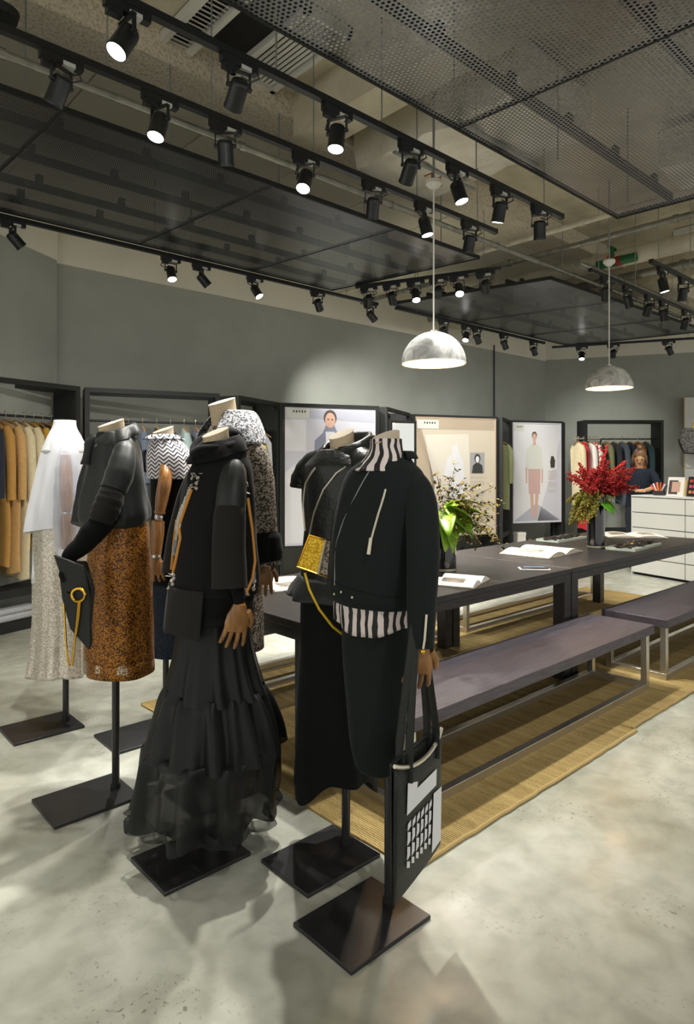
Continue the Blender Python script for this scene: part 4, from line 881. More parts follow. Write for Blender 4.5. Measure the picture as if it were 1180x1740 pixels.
limb([(.0, -.06, 1.43), (.005, -.135, 1.39), (.02, -.17, 1.31), (.04, -.18, 1.18), (.06, -.18, 1.03)], [.02, .042, .050, .048, .044], 18, 4, .012, 2).build('sleeve', 'wool_green', m7, ang=60)
MB().tube([(.118, .262, 1.02), (.131, .266, .95), (.136, .263, .915)], .0035, 6).build('cuff_zip', 'trim_silver', m7); MB().ell((.137, .264, .918), (.008, .008, .008), 8, 6).build('zip_pull', 'gold', m7)
make_hand(m7, (.104, .229, .930), (.14, 0, -1), (-.6, -.75, 0), 1.0, curl=.30)
# tote bag in its hand (world frame)
tb = thing('tote_bag', 'black tote bag with white block print hung from the jacket mannequin\'s hand', 'bag', (1.44, 1.28, .235))
nA = Vector((1.307, 1.244, 0)); nB = Vector((1.606, 1.324, 0)); o = tb.location.copy(); o.z = 0
ax = (nB - nA).normalized(); an = Vector((ax.y, -ax.x, 0)); wB = (nB - nA).length
def bagp(u, z, side): return nA + ax * (u * wB) + an * (.018 * side * (1 - .7 * abs(2 * u - 1) ** 3) * (.35 + .65 * min(1, z / .35))) - o + Vector((0, 0, z + (-.035 * (1 - abs(2 * u - 1) ** 2) * (1 if z > .3 else 0) * (1 if side > 0 else .2)) + .02 * u * (1 if z < .05 else 0)))
for sd in (1, -1):
    rows = [[bagp(i / 16, z, sd) for i in range(17)] for z in (0, .1, .2, .3, .385)]
    MB().grid(rows).build('bag_panel', 'leather_bag', tb, ang=180, solid=.003)
    MB().tube(rows[-1], .006, 8).build('rolled_rim', 'trim_silver' if sd > 0 else 'leather_bag', tb)
MB().grid([[bagp(i / 16, 0, 1) for i in range(17)], [bagp(i / 16, 0, -1) for i in range(17)]]).build('bag_base', 'leather_bag', tb)
def bagprint(poly, m='cotton_white', name='printed_block'):
    P = [bagp(u, z, 1) + an * .0035 for u, z in poly]; MB().prism(P, an * .0008).build(name, m, tb, smooth=False)
bagprint([(.18, .228), (.18, .34), (.36, .335), (.36, .283), (.80, .285), (.80, .235)]); bagprint([(.74, .02), (.74, .217), (.97, .207), (.97, .02)])
for c in range(6):
    for r_ in range(6):
        u = .20 + c * .088; z = .19 - r_ * .021; k_ = .012 if r_ % 2 == 0 else -.012
        bagprint([(u, z - .009), (u + .052, z - .009 + k_ * .6), (u + .052, z + .009 + k_ * .6), (u, z + .009)], name='printed_dash')
hand_w = Vector((1.553 - .115, 1.494 - .225, .855)) - o
for sd in (1, -1):
    for u in (.22, .80): MB().tube([bagp(u, .34, sd) , bagp(u, .40, sd) + Vector((0, 0, .03)), hand_w.lerp(bagp(u, .4, sd), .25), hand_w + an * .012 * sd], [.012, .013, .012, .010], 8, sq=.3, twist=ax).build('strap', 'leather_bag', tb)

# --- leather vest, wide black trousers
V6 = [(1.506, .016, -.014, .067, .083), (1.461, .016, -.015, .10, .145), (1.428, .019, -.017, .108, .168), (1.332, .016, -.015, .114, .176), (1.253, .015, -.014, .114, .172), (1.184, .016, -.014, .111, .163), (1.07, .018, -.017, .122, .169), (.97, .02, -.018, .131, .174)]
m6 = mannequin('mannequin in black leather vest with a gold glitter bag', 1.669, 1.834, ph=.7, neck=(1.45, 1.568, .046, .006, -.006, .012))
vs = shell(V6, 5, 64, [(0, .02, 6, 0)], .012, seed=5).build('vest', 'leather', m6, ang=180, solid=.004)
shell([(1.455, .01, -.01, .085, .11), (1.495, 0, -.01, .070, .082), (1.535, -.008, -.008, .074, .084), (1.542, -.010, -.008, .086, .098), (1.515, -.006, -.01, .106, .122), (1.475, .0, -.012, .126, .148), (1.465, .0, -.012, .124, .146)], 4, 56, [(.01, .035, 5, 1), (0, .02, 9, 0)], .016, th=(R(25), R(335)), seed=6, tilt=.42).build('leather_collar', 'leather', m6, ang=180, solid=.004)
for s_, nm_ in ((-1, 'shoulder_flap'), (1, 'shoulder_flap')):
    limb([(.02, s_ * .10, 1.475), (.035, s_ * .155, 1.44), (.045, s_ * .195, 1.385), (.05, s_ * .20, 1.355)], [.045, .058, .056, .05], 18, 5, .03, 3).build(nm_, 'leather', m6, ang=60)
sline(V6, [(1.455, .30), (1.42, -.05), (1.36, -.38), (1.28, -.62), (1.19, -.80), (1.12, -.86)], .004, lift=.006).build('lapel_piping', 'trim_silver', vs)
sline(V6, [(1.44, -.62), (1.38, -.86), (1.30, -.93), (1.20, -.92)], .005, lift=.006).build('lapel_piping', 'trim_silver', vs)
shell([(1.03, .02, -.018, .13, .17), (.985, .03, -.02, .158, .19), (.955, .035, -.02, .165, .2)], 3, 56, [(.02, .08, 7, 1)], 0).build('peplum', 'satin_black', m6, ang=180, solid=.003)
K6 = [(1.014, .021, -.02, .125, .158), (.807, .02, -.018, .132, .164), (.552, .026, -.023, .137, .17), (.33, .034, -.030, .138, .17), (.262, .037, -.033, .138, .17)]
shell(K6, 5, 72, [(.0, .07, 5, .7), (0, .03, 9, 2)], .006, seed=7, hem=lambda a: .05 * math.cos(2 * (a + .35)) + .015 * math.cos(5 * a)).build('wide_trousers', 'wool_black', m6, ang=180, solid=.004)
gb = thing('shoulder_bag', 'gold glitter and snakeskin bag on a thin yellow strap', 'bag', (1.669 - .24, 1.834 - .12, 1.06))
gl = lambda f, l, z: Vector((-f, -l, z)) + Vector((1.669, 1.834, 0)) - gb.location
c4 = [gl(.257, .030, 1.10), gl(.226, .060, 1.209), gl(.140, .133, 1.176), gl(.150, .125, 1.05)]; thk = (gl(.02, .022, 0) - gl(0, 0, 0))
mid_t = c4[1].lerp(c4[2], .52); mid_b = c4[0].lerp(c4[3], .52)
MB().prism([c4[0], c4[1], mid_t, mid_b], thk).build('glitter_panel', 'glitter_gold', gb, bevel=.006); MB().prism([mid_b, mid_t, c4[2], c4[3]], thk).build('snake_panel', 'snake', gb, bevel=.004)
MB().tube([mid_t + thk * 1.05, mid_b + thk * 1.05], .005, 6).build('silver_seam', 'trim_silver', gb)
MB().tube([c4[0] + thk, c4[1] + thk, c4[2] + thk, c4[3] + thk, c4[0] + thk], .0035, 6).build('gold_edge', 'gold', gb); MB().ell(c4[2].lerp(c4[1], .1) + thk * 1.1 + Vector((0, 0, -.02)), (.007,) * 3, 8, 6).build('clasp', 'black_bits', gb)
MB().tube([gl(.246, .058, 1.075), gl(.240, .075, 1.02), gl(.215, .10, .95), gl(.18, .13, .89), gl(.145, .155, .855), gl(.11, .175, .85)], .0045, 6).build('strap', 'yellow_strap', gb)

# --- embroidered sweatshirt, tiered organza skirt
T5 = [(1.535, -.007, .007, .067, .084), (1.481, -.002, .002, .083, .125), (1.437, -.002, .002, .092, .153), (1.367, .005, -.005, .108, .173), (1.277, .009, -.008, .12, .182), (1.14, .011, -.01, .134, .191), (1.028, .012, -.011, .145, .193), (.975, .016, -.014, .149, .191)]
m5 = mannequin('mannequin in black embroidered sweatshirt and tiered organza skirt', 1.321, 2.165, ph=.6, neck=(1.46, 1.575, .048, .008, 0, .012))
sw = shell(T5, 5, 64, [(0, .012, 6, 0)], .010, seed=8).build('sweatshirt', 'sweat_black', m5, ang=180, solid=.004)
pts = []; rads = []
for i in range(21):
    a = R(-200 + 400 * i / 20); pts.append((.012 + .078 * math.cos(a), -.005 + .092 * math.sin(a), 1.525 - .035 * math.cos(a) + .012 * math.sin(2 * a) - .015 * math.sin(a))); rads.append(.026 + .006 * math.sin(i * 1.3))
MB().tube(pts, rads, 14).build('cowl_collar', 'velvet_black', m5, ang=180)
shell([(1.55, .0, .0, .066, .075), (1.52, .008, -.002, .090, .11), (1.485, .014, -.006, .104, .138)], 5, 56, [(.03, .06, 6, 0)], .03, seed=9, tilt=.30).build('draped_scarf', 'velvet_black', m5, ang=180, solid=.005)
limb([(0, .05, 1.475), (.004, .09, 1.455), (.018, .125, 1.425), (.042, .150, 1.36), (.060, .166, 1.28)], [.02, .034, .046, .053, .054], 20, 5, .01, 4).build('sleeve_cap', 'satin_black', m5, ang=60)
limb([(.06, .166, 1.30), (.064, .17, 1.27), (.075, .182, 1.17), (.082, .198, 1.02)], [.050, .057, .059, .063], 22, 5, .006, 5).build('sleeve', 'sleeve_charcoal', m5, ang=60)
limb([(0, -.12, 1.44), (.02, -.17, 1.34), (.05, -.20, 1.18), (.07, -.21, 1.02)], [.045, .055, .057, .06], 18, 4, .01, 6).build('sleeve', 'sleeve_charcoal', m5, ang=60)
limb([(.07, .205, 1.06), (.06, .218, 1.0), (.056, .221, .965)], [.026, .022, .019], 14, 4).build('forearm', 'velvet_black', m5); MB().cyl((.056, .221, .967), (.055, .221, .955), .019, n=14).build('wrist_ring', 'strap_orange', m5)
make_hand(m5, (.055, .221, .962), (.14, -.08, -1), (-.3, -1, .1), 1.10, curl=.16)
P5 = [(1.0, .018, -.017, .153, .192), (.93, .023, -.021, .157, .196), (.84, .029, -.026, .160, .2), (.815, .029, -.026, .160, .2)]
shell(P5, 4, 48, [(.0, .03, 6, 1)], 0, th=(R(-75), R(42)), seed=10, hem=lambda a: -.02 * math.cos(a)).build('shirt_tail', 'sleeve_charcoal', m5, ang=180, solid=.004)
shell([(1.0, .018, -.017, .14, .18), (.93, .02, -.02, .142, .175), (.87, .02, -.02, .145, .175)], 4, 48, [(.0, .03, 6, 1)], 0).build('shirt_hem', 'sweat_black', m5, ang=180, solid=.004)
for nm_, rows, fo, sd in (('skirt_tier', [(.956, .02, -.018, .132, .147), (.799, .017, -.015, .136, .152), (.676, .015, -.014, .160, .178), (.593, .014, -.013, .184, .205)], [(.01, .05, 11, .3), (0, .03, 17, 1)], 11),
        ('skirt_tier', [(.612, .013, -.012, .178, .19), (.59, .013, -.012, .190, .205), (.553, .012, -.011, .207, .218), (.465, .010, -.009, .232, .244), (.385, .011, -.01, .248, .26)], [(.03, .065, 12, 1.2), (.02, .03, 19, .4)], 12),
        ('skirt_tier', [(.405, .014, -.013, .235, .247), (.385, .02, -.018, .250, .262), (.30, .028, -.025, .252, .265), (.239, .032, -.03, .254, .268), (.175, .038, -.036, .255, .268)], [(.03, .09, 9, .1), (.02, .05, 14, 2.2)], 13)):
    shell(rows, 6, 150, fo, .006, seed=sd, hem=(lambda a: .025 * math.cos(a - .8) + .018 * math.cos(9 * a + .1)) if sd == 13 else None).build(nm_, 'organza_black', m5, ang=180)
shell([(.18, .038, -.036, .254, .267), (.128, .042, -.038, .258, .27)], 5, 150, [(.09, .10, 9, .88), (.05, .055, 14, 3.0)], 0, seed=14, hem=lambda a: 0).build('sheer_hem', 'organza_hem', m5, ang=180)
shell([(.95, .02, -.018, .11, .13), (.6, .016, -.014, .12, .15), (.3, .02, -.02, .14, .16)], 3, 40, [(0, .05, 7, 0)], 0).build('skirt_lining', 'velvet_black', m5, ang=180)
for ptl, nm_ in (([(1.36, -.52), (1.28, -.66), (1.22, -.78), (1.18, -.70), (1.10, -.78), (1.04, -.86)], 'harness_strap'), ([(1.24, -.93), (1.14, -.96), (1.05, -.97)], 'harness_strap'), ([(1.33, .88), (1.22, .93), (1.10, .95), (1.04, .90), (.99, .80)], 'harness_strap')):
    sline(T5, ptl, .006, lift=.008).build(nm_, 'strap_orange', sw)
rnd = random.Random(5)
for (z0, u0, n_, sz, su) in ((1.39, -.48, 16, .03, .14), (1.02, -.86, 18, .028, .09), (1.365, .80, 10, .025, .10), (1.0, .84, 9, .02, .08)):
    for i in range(n_):
        p = surf(T5, z0 + rnd.uniform(-sz, sz), max(-.97, min(.97, u0 + rnd.uniform(-su, su))), .010); l = orient(leaf(rnd.uniform(.014, .024), .008, '', .1, .1, 3), p, rnd.uniform(0, 6.3), rnd.uniform(-1.4, 1.4)); l.build('applique_petal', 'applique', sw, ang=180, solid=.002)
for (za, zb, u0) in ((1.33, 1.17, -.80), (1.36, 1.2, -.72), (1.30, 1.2, -.88)): sline(T5, [(za, u0 + .12), ((za + zb) / 2, u0), (zb, u0 - .06)], .007, lift=.006).build('applique_braid', 'applique', sw)
sline(T5, [(1.17, -.86), (1.11, -.90)], .010, lift=.003).build('applique_feather', 'applique_blue', sw); sline(T5, [(1.06, .93), (1.02, .92)], .010, lift=.003).build('applique_feather', 'applique_blue', sw)

# --- tweed coat behind
C4 = [(1.62, .014, -.012, .066, .082), (1.585, .012, -.011, .085, .115), (1.54, .010, -.009, .103, .16), (1.463, .008, -.007, .115, .185), (1.344, .008, -.007, .115, .185), (1.158, .005, -.004, .115, .176), (.892, .003, -.003, .126, .178), (.64, .003, -.003, .132, .182)]
m4 = mannequin('mannequin in brown tweed coat behind the embroidered sweatshirt', 1.601, 2.533, ph=.75, neck=(1.58, 1.735, .058, .012, -.008, .03), base=(-.05, .26))
shell(C4, 5, 56, [(0, .02, 6, 0)], .01, seed=15).build('coat', 'tweed', m4, ang=180, solid=.004)
shell([(1.60, .01, -.01, .085, .10), (1.66, -.006, -.008, .072, .085), (1.69, -.02, -.006, .080, .092), (1.67, -.022, -.006, .10, .115), (1.60, -.01, -.008, .135, .17), (1.54, -.004, -.008, .140, .195)], 4, 48, [(0, .02, 4, 1)], .01, th=(R(25), R(335)), seed=16).build('spotlit_collar', 'tweed_spotlit', m4, ang=180, solid=.004)  # lighter tweed colour paints in the spotlight on the coat's collar and shoulders
limb([(-.01, .06, 1.57), (-.015, .10, 1.55), (-.025, .15, 1.50), (-.033, .188, 1.40), (-.032, .213, 1.25), (-.034, .228, 1.10), (-.036, .236, 1.02)], [.025, .04, .054, .058, .054, .052, .056], 20, 5, .008, 7).build('sleeve', 'tweed', m4, ang=60)
limb([(-.02, -.12, 1.535), (-.03, -.18, 1.42), (-.03, -.21, 1.2), (-.03, -.22, 1.02)], [.05, .058, .054, .06], 18, 4, .008, 7).build('sleeve', 'tweed', m4, ang=60)
limb([(-.033, .222, 1.16), (-.034, .226, 1.13), (-.035, .232, 1.06), (-.036, .235, 1.035)], [.054, .066, .068, .058], 20, 4, .02, 3).build('fur_cuff', 'velvet_black', m4, ang=60)
make_hand(m4, (-.028, .228, 1.03), (.1, -.03, -1), (-.6, -.75, 0), 1.05, curl=.3)

# --- chevron top, black trousers, jointed wooden arm
m3 = mannequin('mannequin in black and white chevron top with a wooden arm', 1.69, 3.332, ph=.6, neck=(1.58, 1.645, .054, .008, -.006, .005), nm='neck_white', base=(-.05, .34), bw=.15)
C3 = [(1.61, .012, -.011, .060, .070), (1.573, 0, 0, .084, .112), (1.508, -.011, .010, .106, .151), (1.45, -.014, .013, .110, .157), (1.375, -.016, .014, .106, .150)]
shell(C3, 5, 64, [(0, .02, 8, 0)], .008, seed=17).build('chevron_top', 'chevron', m3, ang=180, solid=.003)
shell([(1.615, .01, -.01, .066, .075), (1.60, .01, -.01, .085, .1), (1.59, .01, -.008, .1, .12)], 4, 64, [(.03, .10, 11, 0)], 0).build('ruffle_collar', 'chevron', m3, ang=180, solid=.002)
limb([(.04, -.12, 1.50), (.07, -.16, 1.47), (.09, -.17, 1.43)], [.04, .06, .062], 16, 5, .02, 8).build('cape_sleeve', 'chevron', m3, ang=60)
shell([(1.401, -.016, .014, .092, .132), (1.158, -.012, .011, .085, .120), (.931, -.012, .011, .094, .134), (.80, -.01, .008, .092, .128)], 4, 48, [(0, .01, 5, 0)], .006).build('black_dress', 'velvet_black', m3, ang=180, solid=.003)
shell([(.86, -.01, .008, .085, .12), (.672, -.007, .007, .083, .118), (.402, .005, -.004, .068, .096)], 4, 48, [(0, .02, 5, 0)], .004).build('trousers', 'denim', m3, ang=180, solid=.003)
limb([(.055, .10, 1.44), (.073, .137, 1.372), (.088, .132, 1.28), (.098, .127, 1.205)], [.030, .036, .034, .026], 16, 4).build('upper_arm', 'arm_wood', m3); MB().ell((.103, .124, 1.175), (.024, .024, .028)).build('elbow_joint', 'joint_steel', m3); MB().cyl((.098, .127, 1.205), (.099, .126, 1.195), .030, n=16).build('elbow_ring', 'arm_wood', m3)
limb([(.105, .121, 1.155), (.108, .118, 1.08), (.112, .115, .975)], [.033, .034, .024], 16, 4).build('forearm', 'arm_wood', m3); MB().cyl((.112, .115, .978), (.112, .115, .965), .027, n=14).build('wrist_joint', 'joint_steel', m3)
make_hand(m3, (.112, .114, .968), (.04, 0, -1), (-.6, -.75, 0), 1.1, curl=.42)

# --- black satin blouse, rust sequin skirt
m2 = mannequin('mannequin in black satin blouse and rust sequin skirt', 1.201, 2.844, ph=.75, neck=(1.55, 1.637, .054, .006, -.004, .014), base=(-.05, .31), bw=.145)
B2 = [(1.594, 0, 0, .070, .083), (1.55, .002, -.002, .09, .12), (1.5, .002, -.002, .098, .143), (1.408, .005, -.004, .111, .170), (1.311, .008, -.007, .129, .184), (1.235, .006, -.005, .141, .190), (1.201, .007, -.006, .133, .18), (1.18, .003, -.003, .112, .154)]
shell(B2, 5, 72, [(.005, .03, 9, .5)], .016, seed=18).build('blouse', 'satin_black', m2, ang=180, solid=.003)
shell([(1.565, .0, 0, .082, .10), (1.59, -.004, 0, .068, .078), (1.612, -.006, 0, .066, .074), (1.606, -.006, 0, .078, .088), (1.578, .0, 0, .094, .112), (1.56, .004, 0, .098, .122)], 4, 56, [(.01, .04, 5, 0), (0, .03, 8, 1)], .03, th=(R(10), R(350)), seed=19, tilt=.38).build('blouse_collar', 'satin_black', m2, ang=180, solid=.004)
limb([(.075, -.02, 1.575), (.098, -.03, 1.545), (.11, -.03, 1.50), (.118, -.03, 1.45)], [.014, .026, .020, .026], 12, 4, .05).build('neck_bow', 'satin_black', m2, ang=60)
limb([(0, .05, 1.555), (.004, .09, 1.535), (.018, .13, 1.50), (.05, .165, 1.42), (.085, .176, 1.345)], [.022, .036, .048, .058, .053], 18, 5, .02, 9).build('sleeve', 'satin_black', m2, ang=60)
limb([(.090, .178, 1.35), (.10, .18, 1.31), (.12, .18, 1.26), (.136, .176, 1.215)], [.048, .056, .056, .050], 18, 5, .03, 10).build('sleeve_band', 'sleeve_charcoal', m2, ang=60)
limb([(.10, .172, 1.24), (.16, .165, 1.18), (.20, .148, 1.125), (.24, .128, 1.085), (.25, .125, 1.05)], [.048, .052, .042, .034, .026], 18, 5, .015, 11).build('velvet_glove', 'velvet_black', m2, ang=60)
limb([(0, -.12, 1.52), (.03, -.17, 1.42), (.06, -.18, 1.28), (.1, -.16, 1.18)], [.045, .058, .054, .04], 16, 4, .02, 12).build('sleeve', 'satin_black', m2, ang=60)
make_hand(m2, (.25, .125, 1.06), (.05, .05, -1), (-.5, .7, 0), 1.05, m='velvet_black', curl=.42)
K2 = [(1.201, -.017, .016, .111, .131), (1.146, -.015, .013, .120, .141), (.994, -.014, .012, .131, .154), (.784, -.014, .012, .138, .162), (.637, -.015, .013, .139, .164), (.60, -.015, .013, .139, .164)]
shell(K2, 5, 64, [(.01, .025, 5, 2.2)], .006, seed=20).build('sequin_skirt', 'sequin_rust', m2, ang=180, solid=.003)
shell([(.603, -.015, .013, .139, .164), (.535, -.015, .013, .139, .164)], 3, 64, [(.025, .025, 5, 4.6)], .006, seed=20).build('skirt_hem', 'sequin_rust', m2, ang=180, solid=.003)
for a0, a1 in ((22, 30), (34, 48), (58, 74)):
    shell([(.600, -.015, .013, .1415, .1665), (.562, -.015, .013, .1415, .1665)], 2, 10, [(.025, .025, 5, 4.6)], .006, seed=20, th=(R(a0), R(a1))).build('lace_inset', 'lace_rust', m2, ang=180)
lb = thing('clutch_bag', 'black leather clutch with gold ring and chain held at the rust skirt', 'handbag', (1.201 - .25, 2.844 - .19, .70))
ll = lambda f, l, z: Vector((-f, -l, z)) + Vector((1.201, 2.844, 0)) - lb.location
MB().prism([ll(.303, .13, 1.093), ll(.287, .145, 1.03), ll(.278, .152, .921), ll(.254, .174, .799), ll(.20, .226, .715), ll(.192, .232, .74), ll(.195, .228, .90), ll(.214, .21, 1.05)], ll(.012, .014, 0) - ll(0, 0, 0)).build('flap', 'leather_bag', lb, bevel=.004)
MB().prism([ll(.29, .11, 1.06), ll(.262, .14, .85), ll(.20, .205, .74), ll(.185, .212, .95), ll(.21, .19, 1.06)], ll(-.022, -.024, 0) - ll(0, 0, 0)).build('bag_body', 'leather_bag', lb, bevel=.006)
MB().tube([ll(.245, .222, .936) + Vector((.738 * .026 * math.cos(a), -.674 * .026 * math.cos(a), .026 * math.sin(a))) for a in [2 * math.pi * i / 24 for i in range(25)]], .0055, 8).build('gold_ring', 'gold', lb)
MB().tube([ll(.245, .225, .912), ll(.25, .218, .82), ll(.258, .206, .70), ll(.262, .198, .655), ll(.272, .19, .66), ll(.277, .18, .74), ll(.283, .17, .90)], .0042, 6).build('chain', 'gold', lb)
MB().tube([ll(.24, .228, .912), ll(.243, .222, .85), ll(.25, .214, .78)], .0038, 6).build('chain_tassel', 'gold', lb)

# --- white voile blouse, silver sequin skirt
m1 = mannequin('mannequin in sheer white blouse and silver sequin skirt, far left', 1.311, 3.786, ph=.6, neck=(1.60, 1.68, .05, .004, -.002, .008), nm='cotton_white', base=(-.05, .31), bw=.15)
B1 = [(1.655, .005, -.004, .062, .074), (1.609, .005, -.004, .085, .114), (1.533, .007, -.007, .112, .158), (1.384, .014, -.018, .138, .172), (1.195, .024, -.03, .164, .182), (1.102, .028, -.036, .172, .186)]
shell(B1, 5, 72, [(0, .05, 7, .4)], .006, seed=21, hem=lambda a: -.03 * math.sin(a) + .02).build('blouse', 'voile_white', m1, ang=180)
shell([(1.60, .004, -.004, .084, .11), (1.50, .006, -.006, .108, .15), (1.30, .012, -.01, .128, .17), (1.10, .02, -.02, .135, .175)], 4, 56, [(0, .03, 6, .2)], .006, th=(R(-170), R(20)), seed=22).build('blouse_front', 'cotton_white', m1, ang=180, solid=.002)
shell([(1.70, .004, -.002, .056, .062), (1.66, .006, -.004, .062, .072), (1.60, .006, -.006, .088, .118), (1.52, .008, -.006, .115, .155)], 4, 48, [(0, .01, 6, 0)], .006).build('shoulder_yoke', 'cotton_white', m1, ang=180, solid=.002)
limb([(.01, .09, 1.56), (.03, .135, 1.52), (.05, .178, 1.42), (.058, .20, 1.25), (.06, .202, 1.0)], [.035, .05, .066, .074, .068], 18, 5, .03, 13).build('sheer_sleeve', 'voile_sheer', m1, ang=60)
limb([(.057, .192, 1.0), (.06, .192, .95), (.066, .19, .93)], [.045, .048, .046], 16, 4, .02).build('cuff', 'cotton_white', m1, ang=60)
limb([(.06, .165, 1.50), (.064, .185, 1.40), (.066, .20, 1.25), (.066, .20, 1.20)], [.028, .034, .032, .024], 16, 4).build('upper_arm', 'arm_wood', m1); limb([(.066, .20, 1.185), (.066, .20, 1.1), (.066, .20, .97)], [.030, .033, .023], 16, 4).build('forearm', 'arm_wood', m1); MB().ell((.066, .20, 1.193), (.02, .02, .02)).build('elbow_joint', 'joint_steel', m1)
shell([(1.11, .10, -.03, .05, .055), (.95, .11, -.03, .05, .055), (.80, .115, -.03, .05, .055)], 3, 24, [(.05, .1, 5, 0)], 0, th=(R(-60), R(110))).build('shirt_tail', 'cotton_white', m1, ang=180, solid=.002)
K1 = [(1.135, .02, -.018, .12, .15), (1.082, .023, -.021, .135, .168), (.754, .024, -.022, .136, .170), (.561, .023, -.021, .138, .172), (.389, .027, -.025, .147, .183), (.29, .031, -.028, .158, .195)]
shell(K1, 5, 80, [(.01, .05, 7, .9), (0, .02, 13, 0)], .004, seed=23, hem=lambda a: .008 * math.cos(3 * a)).build('sequin_skirt', 'sequin_silver', m1, ang=180, solid=.003)

# ------------------------------------------------------------------ the person behind the counter
ps = thing('person', 'person in dark denim jacket with tied-back hair leaning over the counter', 'person', (9.27, 4.03, 0), R(205))
def skinned(verts, edges, rad, m, name, root=0):
    me = bpy.data.meshes.new(name); me.from_pydata(verts, edges, []); me.materials.append(MATS[m])
    o = bpy.data.objects.new(name, me); COL.objects.link(o); o.parent = ps
    sk = o.modifiers.new('skin', 'SKIN'); sk.use_smooth_shade = True
    for v, r_ in zip(me.skin_vertices[0].data, rad): v.radius = r_ if isinstance(r_, tuple) else (r_, r_); v.use_root = False
    me.skin_vertices[0].data[root].use_root = True
    sb = o.modifiers.new('sub', 'SUBSURF'); sb.levels = 2; sb.render_levels = 2
    return o
# one continuous body: pelvis, spine bent forward, neck, head, arms folded towards the counter, legs
BV = [(0, 0, .88), (.02, 0, 1.06), (.05, 0, 1.22), (.07, 0, 1.34), (.10, 0, 1.42), (.14, 0, 1.48), (.165, 0, 1.545), (.15, 0, 1.61),
      (.06, .16, 1.33), (.14, .22, 1.16), (.30, .10, 1.11), (.38, .05, 1.105), (.06, -.16, 1.33), (.14, -.22, 1.16), (.30, -.08, 1.12), (.38, -.02, 1.115),
      (0, .085, .82), (.01, .09, .48), (-.01, .09, .08), (.09, .095, .035), (0, -.085, .82), (.01, -.09, .48), (-.01, -.09, .08), (.09, -.095, .035)]
BE = [(0, 1), (1, 2), (2, 3), (3, 4), (4, 5), (5, 6), (6, 7), (3, 8), (8, 9), (9, 10), (10, 11), (3, 12), (12, 13), (13, 14), (14, 15), (0, 16), (16, 17), (17, 18), (18, 19), (0, 20), (20, 21), (21, 22), (22, 23)]
BR = [(.08, .10), (.07, .09), (.07, .09), (.06, .07), .04, .06, .082, .06, .035, .032, .03, .02, .035, .032, .03, .02, .08, .055, .04, .03, .08, .055, .04, .03]
skinned(BV, BE, BR, 'skin', 'body')
jl = lambda *rows: list(rows)
shell([(1.40, .085, 0, .06, .07), (1.37, .07, 0, .09, .12), (1.33, .065, 0, .105, .15), (1.20, .05, 0, .11, .15), (1.05, .02, 0, .12, .165), (.86, .0, 0, .125, .175)], 4, 40, [(0, .03, 6, 0)], .015, seed=31).build('jacket', 'denim', ps, ang=180, solid=.004)
for s_ in (-1, 1):
    limb([(.06, s_ * .10, 1.36), (.06, s_ * .15, 1.345), (.09, s_ * .20, 1.26), (.145, s_ * .222, 1.155), (.24, s_ * .15, 1.125)], [.035, .056, .058, .052, .045], 14, 4, .03, 4).build('sleeve', 'denim', ps, ang=60)
    limb([(0, s_ * .075, .90), (.005, s_ * .085, .70), (.01, s_ * .09, .48), (-.01, s_ * .09, .09)], [.105, .10, .075, .06], 14, 4).build('trouser_leg', 'trouser_navy', ps, ang=60)
    MB().ell((.04, s_ * .09, .04), (.13, .05, .04)).build('shoe', 'black_bits', ps)
    h = MB()
    for k in range(4): h.tube([(.38, s_ * .03 + (k - 1.5) * .018, 1.108), (.42, s_ * .03 + (k - 1.5) * .018, 1.105), (.45, s_ * .03 + (k - 1.5) * .017, 1.085)], [.009, .0085, .006], 8)
    h.tube([(.36, s_ * .03 - s_ * .03, 1.11), (.395, s_ * .03 - s_ * .045, 1.1)], [.011, .008], 8); h.ell((.365, s_ * .03, 1.108), (.04, .035, .016)); h.build('hand', 'skin', ps, ang=60)
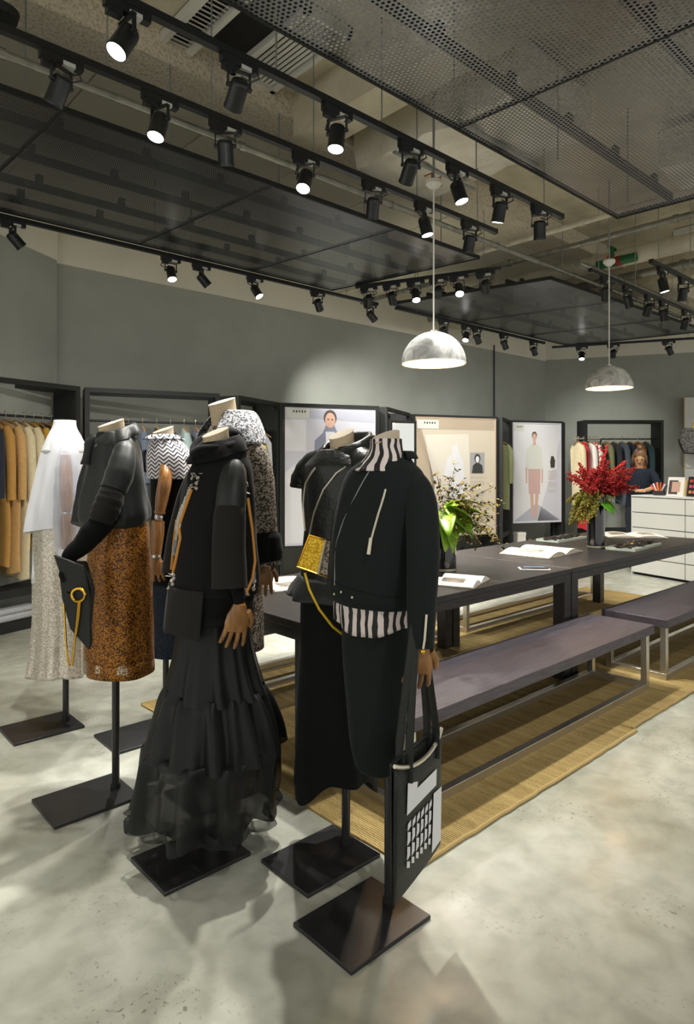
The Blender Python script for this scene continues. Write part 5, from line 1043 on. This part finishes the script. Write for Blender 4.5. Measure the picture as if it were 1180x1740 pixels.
# face on the head, looking down
fc = Matrix.Rotation(R(38), 3, 'Y'); hc = Vector((.165, 0, 1.555))
def onface(x, y, z): return hc + fc @ Vector((x, y, z))
MB().ell(hc, (.088, .074, .108), 18, 12, fc).build('face', 'skin', ps, ang=180); MB().ell(onface(.092, 0, -.01), (.016, .012, .022), 8, 6, fc).build('nose', 'skin', ps); MB().ell(onface(.082, 0, -.052), (.010, .022, .007), 8, 6, fc).build('mouth', 'lip', ps)
for s_ in (-1, 1):
    MB().ell(onface(.082, s_ * .030, .012), (.007, .014, .006), 8, 6, fc).build('eye', 'eye_dark', ps); MB().ell(onface(.078, s_ * .032, .034), (.008, .018, .004), 8, 6, fc).build('eyebrow', 'hair', ps); MB().ell(onface(0, s_ * .076, 0), (.016, .008, .024), 8, 6, fc).build('ear', 'skin', ps)
hr = MB().ell(onface(-.018, 0, .028), (.094, .084, .098), 18, 12, fc); hr.v = [v for v in hr.v]; hr.build('hair', 'hair', ps, ang=180)
MB().ell(onface(-.03, 0, .15), (.035, .035, .035), 10, 8).build('hair_bun', 'hair', ps)
for s_ in (-1, 1): limb([onface(.02, s_ * .078, .05), onface(.03, s_ * .085, -.04), onface(.02, s_ * .085, -.13)], [.016, .022, .01], 10, 4).build('hair_lock', 'hair', ps)

# ------------------------------------------------------------------ shoes and boxes on the low plinths
def shoe(label, x, y, z, rz, m):
    t = thing('shoe', label, 'shoe', (x, y, z), rz); rows = []
    for k, w, h0, h1 in ((0, .026, .055, .10), (.15, .032, .05, .095), (.4, .032, .03, .075), (.65, .040, .012, .05), (.85, .038, .006, .038), (1, .014, .006, .022)):
        rows.append([(k * .25 - .12, w * math.cos(a), (h0 + h1) / 2 + (h1 - h0) / 2 * math.sin(a)) for a in [2 * math.pi * j / 12 for j in range(13)]])
    MB().grid(rows).add(rows[0][:-1], [tuple(range(12))]).add(rows[-1][:-1], [tuple(range(11, -1, -1))]).build('upper', m, t, ang=60)
    MB().cyl((-.10, 0, 0), (-.10, 0, .06), .010, .016, 10).build('heel', m, t)
shoe('black heeled shoe under the cream poster, left of the pair', 8.02, 6.22, .09, R(200), 'black_bits'); shoe('black heeled shoe under the cream poster, right of the pair', 8.2, 6.14, .09, R(205), 'black_bits')
shoe('tan heeled shoe under the white poster', 9.8, 6.13, .09, R(200), 'hanger_wood')
def sbox(label, x, y, z, rz, w, d, h, m):
    t = thing('shoe_box', label, 'box', (x, y, z), rz); MB().b2(-w / 2, w / 2, -d / 2, d / 2, 0, h * .75).build('box_body', m, t, bevel=.003); MB().b2(-w / 2 - .004, w / 2 + .004, -d / 2 - .004, d / 2 + .004, h * .75, h).build('lid', m, t, bevel=.003)
sbox('white shoe box under the cream poster', 7.72, 6.36, .09, R(-21), .30, .18, .12, 'paper'); sbox('small white box under the white poster', 9.65, 6.22, .09, R(-24), .16, .14, .22, 'paper'); sbox('grey box under the lavender poster', 5.2, 6.26, .09, R(-21), .34, .2, .14, 'cloth_grey')
